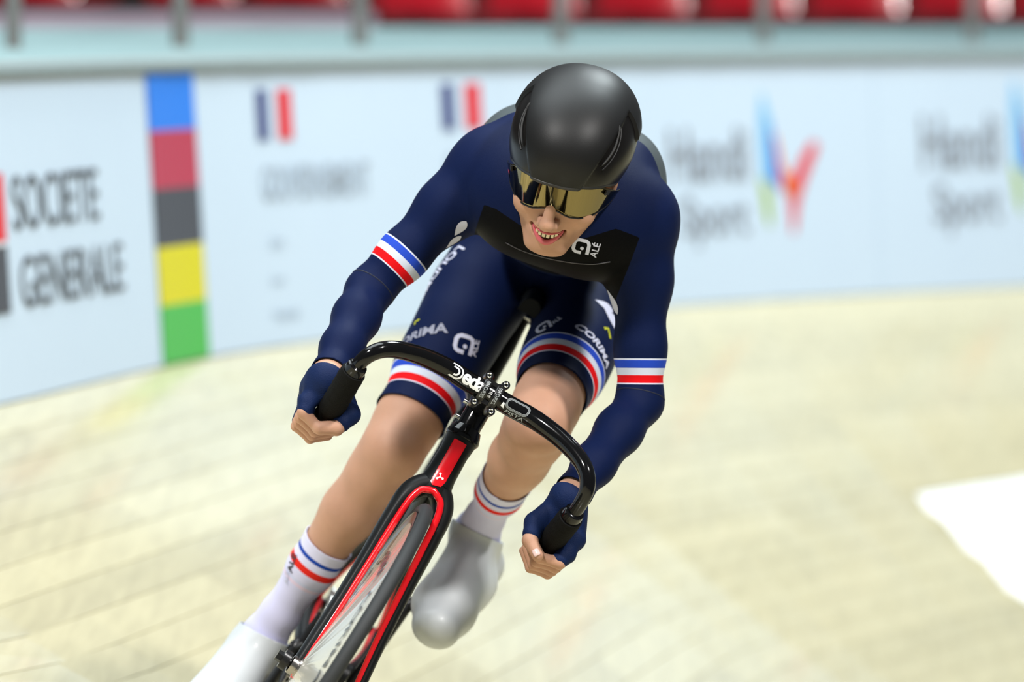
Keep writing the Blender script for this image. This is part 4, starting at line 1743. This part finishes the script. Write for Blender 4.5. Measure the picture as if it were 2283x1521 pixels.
person = empty('person', B(0, -0.2, 0.98))
tag(person, 'cyclist in a navy skinsuit and black helmet crouched over the handlebar', 'person')

# body: one mesh
prims = TR + NECK + ARM['R'] + ARM['L'] + LEGT['R'] + LEGS['R'] + LEGT['L'] + LEGS['L'] + FEET['R'] + FEET['L']
V0, F0 = polygonise(prims, 0.0045)
V1, F1 = polygonise(HEAD, 0.0016)
parts = [(V0, F0), (V1, F1)]
for s in 'RL':
    parts.append(polygonise(HANDS[s], 0.0015))
n = 0
VV, FF = [], []
for V, F in parts:
    VV.append(V); FF.append(F + n); n += len(V)
me = np_mesh('body', np.concatenate(VV), np.concatenate(FF))
body = put('body', me, M_SKIN, person)

# mouth: lips, teeth
def mouth_curve(n, w, y0, z0, bow, yb):
    return [Hd(w * t, y0 - yb * t * t, z0 + bow * t * t) for t in np.linspace(-1, 1, n)]


mb = MB(); mb.tube(mouth_curve(17, 0.0255, 0.1005, -0.0945, 0.0195, 0.0125), [0.0012 + 0.0036 * (1 - t * t) for t in np.linspace(-1, 1, 17)], 10)
mb.build('lower_lip', M_LIP, body)
mb = MB(); mb.tube(mouth_curve(17, 0.0260, 0.1010, -0.0768, 0.0030, 0.0150), [0.0008 + 0.0014 * (1 - t * t) for t in np.linspace(-1, 1, 17)], 10)
mb.build('upper_lip', M_LIP, body)
mb = MB()
for k in range(-4, 4):
    t = (k + 0.5) / 4.0
    w = 0.0052 if abs(t) < 0.26 else 0.0046
    x = 0.0215 * math.sin(t * 1.25) / math.sin(1.25)
    hh = 0.0050 - 0.0012 * abs(t)
    c = Hd(x, 0.0985 - 0.014 * t * t, -0.0815 + 0.0040 * t * t)
    vs_ = []
    mb.box(c, (HX * math.cos(t * 0.5) - HY * math.sin(t * 0.5), HY * math.cos(t * 0.5) + HX * math.sin(t * 0.5), HZ), (w * 0.56, 0.0022, hh))
mb.build('teeth', M_TEETH, body, bevel=0.0009)
mb = MB()
mb.box(Hd(0, 0.078, -0.083), (HX, HY, HZ), (0.026, 0.002, 0.012))
mb.build('mouth', M_MOUTH, body)
# thumb nail
for s in 'L':
    cmc, tm, ti, tt = FING[s, 't']
    d = unit(tt - ti)
    nrm = unit((-FW) - d * ((-FW) @ d))
    b_ = np.cross(d, nrm)
    vs, fs = [], []
    for i in range(7):
        for j in range(7):
            u, v = -1 + i / 3, -1 + j / 3
            k = 1 - 0.10 * (abs(u) ** 4 + abs(v) ** 4)
            r_ = 0.0103
            an = u * k * 0.62
            vs.append(tt - d * 0.0005 + d * v * k * 0.0068 + (nrm * math.cos(an) + b_ * math.sin(an)) * r_ - nrm * 0.0012 * max(0, v) ** 2)
    fs = [(7 * i + j, 7 * i + j + 1, 7 * i + 8 + j, 7 * i + 7 + j) for i in range(6) for j in range(6)]
    o_ = MB().add(vs, fs).build('thumb_nail', M_NAIL, body)
    sm = o_.modifiers.new('thickness', 'SOLIDIFY'); sm.thickness = 0.0008

# skinsuit
HEM = {'R': 0.845, 'L': 0.79}
ARMB = {'R': 0.690, 'L': 0.765}
prims = TR + NECK + ARM['R'] + ARM['L'] + LEGT['R'] + LEGT['L']
V, F = polygonise(prims, 0.0042, off=0.004)
me = np_mesh('skinsuit', V, F)
for s in 'RL':
    fx = unit(WRI[s] - ELB[s])
    cut(me, lerp(ELB[s], WRI[s], 0.93), fx, 0.075)
    hx = unit(KNEE[s] - HIP[s])
    cut(me, lerp(HIP[s], KNEE[s], HEM[s]), hx, 0.20)
cut(me, P(1268, 395, 8.415), unit(P(1268, 385, 8.30) - P(1268, 408, 8.50)), 0.09)
drop_loose(me)


def band_fn(Q):
    out = np.full(len(Q), -1.0)
    best = np.full(len(Q), 9.0)
    trunk = np.minimum(seg_dist(Q, PELV, P(1262, 400, 8.45)) - 0.07, 9)
    for s in 'RL':
        for a, b, c, kind in ((SHO[s], ELB[s], WRI[s], 'arm'), (HIP[s], KNEE[s], None, 'leg')):
            d = seg_dist(Q, a, b)
            if c is not None:
                d = np.minimum(d, seg_dist(Q, b, c))
            L = np.linalg.norm(b - a)
            u = (Q - a) @ ((b - a) / L)
            if kind == 'arm':
                val = u - ARMB[s] * L
                past = seg_dist(Q, b, c) < seg_dist(Q, a, b)
                val = np.where(past, np.maximum(val, 0.06), val)
            else:
                val = (u - HEM[s] * L + 0.077) * 0.93
            m = (d < best)
            best = np.where(m, d, best)
            out = np.where(m, val, out)
    return np.where(trunk < best - 0.02, -1.0, out)


attr(me, 'band', band_fn)
YC = P(1250, 548, 8.38)


def chest_shade_panel_fn(Q):
    d = Q - YC
    e_, u_ = d @ ES, d @ US
    rise = 0.75 * np.clip(e_, 0, 0.075) + 0.25 * np.clip(-e_ - 0.04, 0, 0.08)
    return np.maximum(np.maximum(u_ - rise, np.abs(e_ + 0.012) - 0.128), np.maximum(-u_ - 0.075, d @ FW - 0.30))


attr(me, 'chest_shade_panel', chest_shade_panel_fn)
nt = M_SUIT.node_tree
_b = nt.nodes['Principled BSDF']
_src = _b.inputs['Base Color'].links[0].from_socket
_at = nt.nodes.new('ShaderNodeAttribute'); _at.attribute_name = 'chest_shade_panel'
_lt = nt.nodes.new('ShaderNodeMath'); _lt.operation = 'LESS_THAN'; _lt.inputs[1].default_value = 0.0
nt.links.new(_at.outputs['Fac'], _lt.inputs[0])
_mx = nt.nodes.new('ShaderNodeMix'); _mx.data_type = 'RGBA'
_mx.inputs['B'].default_value = (0.0028, 0.0029, 0.0036, 1)          # black lower chest panel, with the chest's shade put into its colour
nt.links.new(_lt.outputs[0], _mx.inputs['Factor']); nt.links.new(_src, _mx.inputs['A'])
BC = P(1262, 400, 8.485)
attr(me, 'backpanel', lambda Q: np.maximum(np.maximum(-((Q - BC) @ FW), np.abs((Q - BC) @ ES) - 0.160), -((Q - BC) @ US)))
_at2 = nt.nodes.new('ShaderNodeAttribute'); _at2.attribute_name = 'backpanel'
_lt2 = nt.nodes.new('ShaderNodeMath'); _lt2.operation = 'LESS_THAN'; _lt2.inputs[1].default_value = 0.0
nt.links.new(_at2.outputs['Fac'], _lt2.inputs[0])
_mx2 = nt.nodes.new('ShaderNodeMix'); _mx2.data_type = 'RGBA'
_mx2.inputs['B'].default_value = (0.075, 0.092, 0.098, 1)            # slick grey back panel
nt.links.new(_lt2.outputs[0], _mx2.inputs['Factor']); nt.links.new(_mx.outputs['Result'], _mx2.inputs['A'])
nt.links.new(_mx2.outputs['Result'], _b.inputs['Base Color'])
suit = put('skinsuit', me, M_SUIT, person)
tag(suit, 'navy skinsuit with blue, white and red bands')
sm = suit.modifiers.new('cloth', 'SOLIDIFY'); sm.thickness = 0.0018; sm.offset = 0

# sewn seam around each elbow
for s in 'RL':
    bm = bmesh.new(); bm.from_mesh(suit.data)
    co_, no_ = lerp(SHO[s], ELB[s], 0.965), unit(unit(ELB[s] - SHO[s]) + 0.5 * unit(WRI[s] - ELB[s]))
    vs_ = {v for v in bm.verts if (v.co - Vector(co_)).length < 0.065}
    fs_ = [f for f in bm.faces if all(v in vs_ for v in f.verts)]
    g_ = bmesh.ops.bisect_plane(bm, geom=fs_ + list({e for f in fs_ for e in f.edges}) + list({v for f in fs_ for v in f.verts}), plane_co=Vector(co_), plane_no=Vector(no_), dist=1e-6)
    es_ = [e for e in g_['geom_cut'] if isinstance(e, bmesh.types.BMEdge)]
    lp, cur = [], None
    if es_:
        left = set(es_)
        e0_ = es_[0]; left.discard(e0_); lp = [e0_.verts[0], e0_.verts[1]]
        while True:
            nx_ = [e for e in lp[-1].link_edges if e in left]
            if not nx_:
                break
            left.discard(nx_[0]); lp.append(nx_[0].other_vert(lp[-1]))
        pts_ = [np.array(v.co + v.normal * 0.0006) for v in lp]
        sm_ = [np.mean([pts_[(i + k) % len(pts_)] for k in (-2, -1, 0, 1, 2)], 0) for i in range(len(pts_))][::2]
        if len(sm_) > 8:
            mb = MB(); mb.tube(sm_ + [sm_[0]], 0.0013, 6, caps=False)
            mb.build('seam', mat('seam_thread', (0.008, 0.012, 0.03), rough=0.7), suit)
    bm.free()

# socks, shoe covers, gloves
COLLAR = unit(RT * 0.44 + UP * 0.9)
for s in 'RL':
    prims = LEGS[s] + FEET[s]
    V, F = polygonise(prims, 0.0035, off=0.003)
    me = np_mesh('sock', V, F)
    kx = unit(ANK[s] - KNEE[s])
    t0 = {'R': 0.49, 'L': 0.50}[s]
    co = lerp(KNEE[s], ANK[s], t0)
    cut(me, co, -kx, 0.42)
    cut(me, ANK[s] - COLLAR * 0.035, -COLLAR, 0.32)
    drop_loose(me)
    attr(me, 'band', lambda Q: (Q - co) @ kx)
    so = put('sock', me, M_SOCK, person)
    sm = so.modifiers.new('cloth', 'SOLIDIFY'); sm.thickness = 0.0015; sm.offset = 0
    tag(so, 'white sock with a blue and a red ring')
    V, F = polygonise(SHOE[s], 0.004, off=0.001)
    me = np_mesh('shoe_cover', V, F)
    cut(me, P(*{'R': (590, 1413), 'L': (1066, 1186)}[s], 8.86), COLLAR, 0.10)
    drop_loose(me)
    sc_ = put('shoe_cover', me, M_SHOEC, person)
    sm = sc_.modifiers.new('cloth', 'SOLIDIFY'); sm.thickness = 0.002; sm.offset = 0
    tag(sc_, 'glossy white shoe cover')
    V, F = polygonise(GLOVES[s], 0.0016, off=0.0014)
    me = np_mesh('glove', V, F)
    fx = unit(WRI[s] - ELB[s])
    cut(me, WRI[s] - fx * 0.002, -fx, 0.06)
    drop_loose(me)
    gl = put('glove', me, M_GLOVE, person)
    sm = gl.modifiers.new('cloth', 'SOLIDIFY'); sm.thickness = 0.0012; sm.offset = 0
    tag(gl, 'navy short-finger glove')

# ---- helmet and visor
helm = empty('helmet', (0, 0, 0))
helm.parent = person
helm.location = Vector(HO) - person.location
tag(helm, 'matt black track helmet with a gold mirror visor')
HC = (0.0, -0.028, 0.040)


def helm_pt(a, e, lift=0.0):
    """a azimuth (0 front, + rider's right), e elevation"""
    ca, sa, ce, se = math.cos(a), math.sin(a), math.cos(e), math.sin(e)
    ex = 0.92
    f = lambda v: math.copysign(abs(v) ** ex, v)
    ry = 0.146 if ca > 0 else 0.135
    rx, rz = 0.102, 0.094
    x, y, z = rx * f(ce) * f(sa), ry * f(ce) * f(ca), rz * f(se)
    # centre panel stands a little proud and is flatter
    w = 0.040 + 0.055 * min(1, max(0, (e + 0.1) / 1.2)) + (0.05 if ca < 0 else 0)
    step = 1 / (1 + math.exp(min(60, (abs(x) - w) / 0.0009)))
    helm_pt.side = abs(x) > w
    l = lift + 0.0048 * step
    nn = np.array([x / rx ** 2, y / ry ** 2, z / rz ** 2]); nn /= np.linalg.norm(nn) + 1e-9
    q = np.array([x, y, z]) + nn * l
    return Hd(HC[0] + q[0], HC[1] + q[1], HC[2] + q[2])


def helm_edge(a):
    d = abs(math.degrees(a))
    return math.radians(np.interp(d, [0, 25, 50, 75, 100, 130, 180], [-5, -6, -11, -26, -40, -40, -30]))


NA, NE = 260, 80
vs, fs, sides = [], [], []
for i in range(NA):
    a = 2 * math.pi * i / NA
    e0 = helm_edge(a if a <= math.pi else a - 2 * math.pi)
    for j in range(NE):
        vs.append(helm_pt(a, e0 + (math.pi / 2 - 0.004 - e0) * j / (NE - 1)))
        sides.append(helm_pt.side)
for i in range(NA):
    i2 = (i + 1) % NA
    for j in range(NE - 1):
        fs.append((i * NE + j, i2 * NE + j, i2 * NE + j + 1, i * NE + j + 1))
fs.append(tuple(i * NE + NE - 1 for i in range(NA)))
sh = MB().add(vs, fs).build('helmet_shell', M_HELM, helm)
sh.data.materials.append(M_HELMG)
for p_ in sh.data.polygons:
    if all(sides[k] for k in p_.vertices):
        p_.material_index = 1
sm = sh.modifiers.new('thickness', 'SOLIDIFY'); sm.thickness = 0.012; sm.offset = -1
# rolled rim along the lower edge
mb = MB()
mb.tube([helm_pt(a, helm_edge(a), -0.003) for a in np.linspace(-math.pi, math.pi, 140)], 0.0042, 8, caps=False)
mb.build('helmet_rim', M_EDGE, helm)
# side vents: dark insets paint the shade of a recess, beside a raised lip
for sg in (1, -1):
    mb = MB()
    pts = [helm_pt(sg * math.radians(a), math.radians(e), -0.0005) for a, e in ((38, 13), (46, 19), (54, 26), (61, 34), (66, 42))]
    mb.tube(catmull(pts, 5), [0.0015, 0.004] + [0.0052] * 17 + [0.004, 0.0015], 10, flat=0.45, up=pts[2] - HO)
    vt = mb.build('vent', mat('vent_shade', (0.004, 0.004, 0.004), rough=0.6), helm)
    mb = MB()
    pts = [helm_pt(sg * math.radians(a), math.radians(e), 0.0002) for a, e in ((40, 9), (49, 15), (57, 22), (64, 30), (69, 38))]
    mb.tube(catmull(pts, 5), 0.0017, 8)
    mb.build('vent_lip', M_HELM, vt)


def visor_pt(a, t, lift=0.0):
    """a azimuth, t 0 = top .. 1 = lower edge"""
    d = abs(math.degrees(a))
    zt = np.interp(d, [0, 25, 50, 75, 90], [0.040, 0.036, 0.018, -0.012, -0.026])
    zb = np.interp(d, [0, 8, 20, 32, 45, 60, 75, 90], [-0.0265, -0.0285, -0.0375, -0.0415, -0.0405, -0.036, -0.033, -0.033])
    z = zt + (zb - zt) * t
    rx = 0.0965 + lift - 0.006 * t
    ry = 0.122 + lift - 0.010 * t
    return Hd(rx * math.sin(a), -0.006 + ry * math.cos(a), z)


NA, NT = 90, 14
vs = [visor_pt(math.radians(-84 + 168 * i / NA), j / NT) for i in range(NA + 1) for j in range(NT + 1)]
fs = [(i * (NT + 1) + j, i * (NT + 1) + j + 1, (i + 1) * (NT + 1) + j + 1, (i + 1) * (NT + 1) + j) for i in range(NA) for j in range(NT)]
vz = MB().add(vs, fs).build('visor', M_VISOR, helm)
sm = vz.modifiers.new('thickness', 'SOLIDIFY'); sm.thickness = 0.0022; sm.offset = -1
mb = MB()
mb.tube([visor_pt(math.radians(a), 1.0, -0.001) for a in np.linspace(-84, 84, 80)], 0.0016, 8)
mb.build('visor_edge', M_EDGE, helm)
for sg in (1, -1):
    c = visor_pt(sg * math.radians(57), 0.16, 0.0005)
    t = unit(visor_pt(sg * math.radians(58), 0.16) - c)
    nn = unit(c - Hd(0, 0, 0.0))
    mb = MB()
    mb.box(c, (t, unit(np.cross(nn, t)), nn), (0.010, 0.0045, 0.002))
    mb.build('visor_slot', M_EDGE, helm, bevel=0.001)

# ---- prints on the suit: flat artwork laid onto the cloth
def bvh_of(o):
    off = Vector((0, 0, 0))
    p = o
    while p is not None:
        off += p.location
        p = p.parent
    me = o.data
    return BVHTree.FromPolygons([v.co + off for v in me.vertices], [tuple(p.vertices) for p in me.polygons])


SUIT_BVH = bvh_of(suit)


def decal(name, V, F, px, py, ang, scale, m, parent, bvh, lift=0.0019, sx_=1.0):
    """artwork centred on the surface point seen at (px,py); ANG = reading direction in the photo, degrees clockwise"""
    hit = bvh.ray_cast(Vector(CAM), Vector(ray(px, py)))
    if hit[0] is None:
        print('decal missed', name, px, py)
        return None
    p0, n = np.array(hit[0]), np.array(hit[1])
    if n @ FW > 0:
        n = -n
    n = unit(n - 0.0 * FW)
    a = math.radians(ang)
    d = RT * math.cos(a) - UP * math.sin(a)
    x = unit(d - n * (d @ n))
    y = np.cross(n, x)
    V = (V - (V.min(0) + V.max(0)) / 2) * scale
    vs = []
    for u, w in V:
        q = p0 + x * u * sx_ + y * w + n * 0.03
        h = bvh.ray_cast(Vector(q), Vector(-n), 0.07)
        if h[0] is None or np.array(h[1]) @ n < 0.15:
            nb = bvh.find_nearest(Vector(p0 + x * u * sx_ + y * w))
            h = nb
        hn = np.array(h[1])
        if hn @ n < 0:
            hn = -hn
        vs.append(np.array(h[0]) + hn * lift)
    return put(name, mesh(name, vs, F), m, parent, smooth=False)


def stroke_polys(pts, w):
    pts = [np.array(p, float) for p in pts]
    n = len(pts)
    L_, R_ = [], []
    for i in range(n):
        t = pts[min(i + 1, n - 1)] - pts[max(i - 1, 0)]
        t /= np.linalg.norm(t)
        k = np.array([-t[1], t[0]]) * w / 2
        L_.append(tuple(pts[i] + k)); R_.append(tuple(pts[i] - k))
    return [[L_[i], L_[i + 1], R_[i + 1], R_[i]] for i in range(n - 1)]


EMB = stroke_polys([(1, 0), (1, 0.72), (0.93, 0.88), (0.78, 0.98), (0.25, 0.98), (0.08, 0.88), (0, 0.72), (0, 0.28), (0.08, 0.12), (0.22, 0.05), (0.58, 0.05)], 0.24) + [disc(0.58, 0.40, 0.13, 12)]


def emblem(px, py, ang, size, m=None, sx_=1.0, bvh=None, tx=0.0, ty=0.0):
    V, F = poly_mesh(EMB, 0.25)
    decal('emblem', V, F, px, py, ang, size, m or M_KIT, suit, bvh or SUIT_BVH, sx_=sx_)


def word(txt, px, py, ang, size, m=None, xs=1.0, bold=0.02, shear=0.0, parent=None, bvh=None, spacing=1.0):
    V, F = text_mesh(txt, 1.0, bold=bold, shear=shear, xs=xs, maxedge=0.3, spacing=spacing)
    decal('lettering', V, F, px, py, ang, size, m or M_KIT, parent or suit, bvh or SUIT_BVH)


emblem(1296, 549, 14, 0.024)
word('ALÉ', 1325, 557, -75, 0.0155, spacing=1.05)
emblem(1034, 768, 14, 0.030)
word('ALÉ', 1056, 776, -72, 0.017, spacing=1.05)
emblem(1212, 730, -22, 0.024)
word('ALÉ', 1240, 716, -70, 0.012)
word('CORIMA', 1331, 766, 44, 0.021, xs=1.12, bold=0.035, shear=0.2)
word('CORIMA', 927, 748, 3, 0.024, M_KITG, xs=1.2, bold=0.03, shear=0.2)
word('LOUDMEL', 972, 612, 116, 0.030, M_KIT, xs=0.95, bold=0.02)
tick = stroke_polys([(0, 0.2), (0.25, 0.75), (1.0, 0.15)], 0.30)
V, F = poly_mesh(tick, 0.3)
decal('tick', V, F, 1355, 741, 40, 0.020, M_KITY, suit, SUIT_BVH)
decal('tick', V, F, 930, 718, -40, 0.012, M_KITY, suit, SUIT_BVH)


def petal(px, py, ang, L, W):
    n = 16
    up = [(k / n, 0.5 * math.sin(math.pi * (k / n) ** 0.75) * W) for k in range(n + 1)]
    poly = up + [(x, -y) for x, y in up[::-1][1:-1]]
    V, F = poly_mesh([poly], 0.25)
    decal('petal', V, F, px, py, ang, L, M_KIT, suit, SUIT_BVH)


petal(1347, 682, 196, 0.038, 0.5)
petal(1368, 672, 235, 0.046, 0.42)
petal(1364, 712, 240, 0.052, 0.5)
petal(1026, 508, 115, 0.034, 0.5)
petal(1010, 538, 110, 0.034, 0.5)
for o_ in [c for c in person.children if c.name.startswith('sock')]:
    bv = bvh_of(o_)
    h = bv.ray_cast(Vector(CAM), Vector(ray(652, 1250)))
    if h[0] is not None:
        word('ALÉ', 650, 1255, -62, 0.020, M_KITK, parent=o_, bvh=bv)
        word('ALÉ', 640, 1288, -62, 0.014, mat('kit_print_faint', (0.55, 0.56, 0.72)), parent=o_, bvh=bv)
# label on the rider's right end of the visor
for (a0, t0_, m_) in ((66, 0.50, M_INKC), (66, 0.74, M_EDGE)):
    vs = [visor_pt(math.radians(a0 + du), t0_ + dv, 0.0008) for du, dv in ((-2.2, -0.10), (2.2, -0.10), (2.2, 0.10), (-2.2, 0.10))]
    put('visor_label', mesh('visor_label', vs, [(0, 1, 2, 3)]), m_, helm, smooth=False)

# pale piping along the lower edge of the chest
pts = []
for px, py in catmull([(1128, 540), (1160, 556), (1195, 568), (1240, 579), (1285, 586), (1325, 588), (1360, 583)], 6):
    h = SUIT_BVH.ray_cast(Vector(CAM), Vector(ray(px, py)))
    if h[0] is not None:
        pts.append(np.array(h[0]) + np.array(h[1]) * 0.0012)
mb = MB(); mb.tube(pts, 0.0009, 6)
mb.build('piping', mat('piping_grey', (0.12, 0.12, 0.14), rough=0.35), suit)
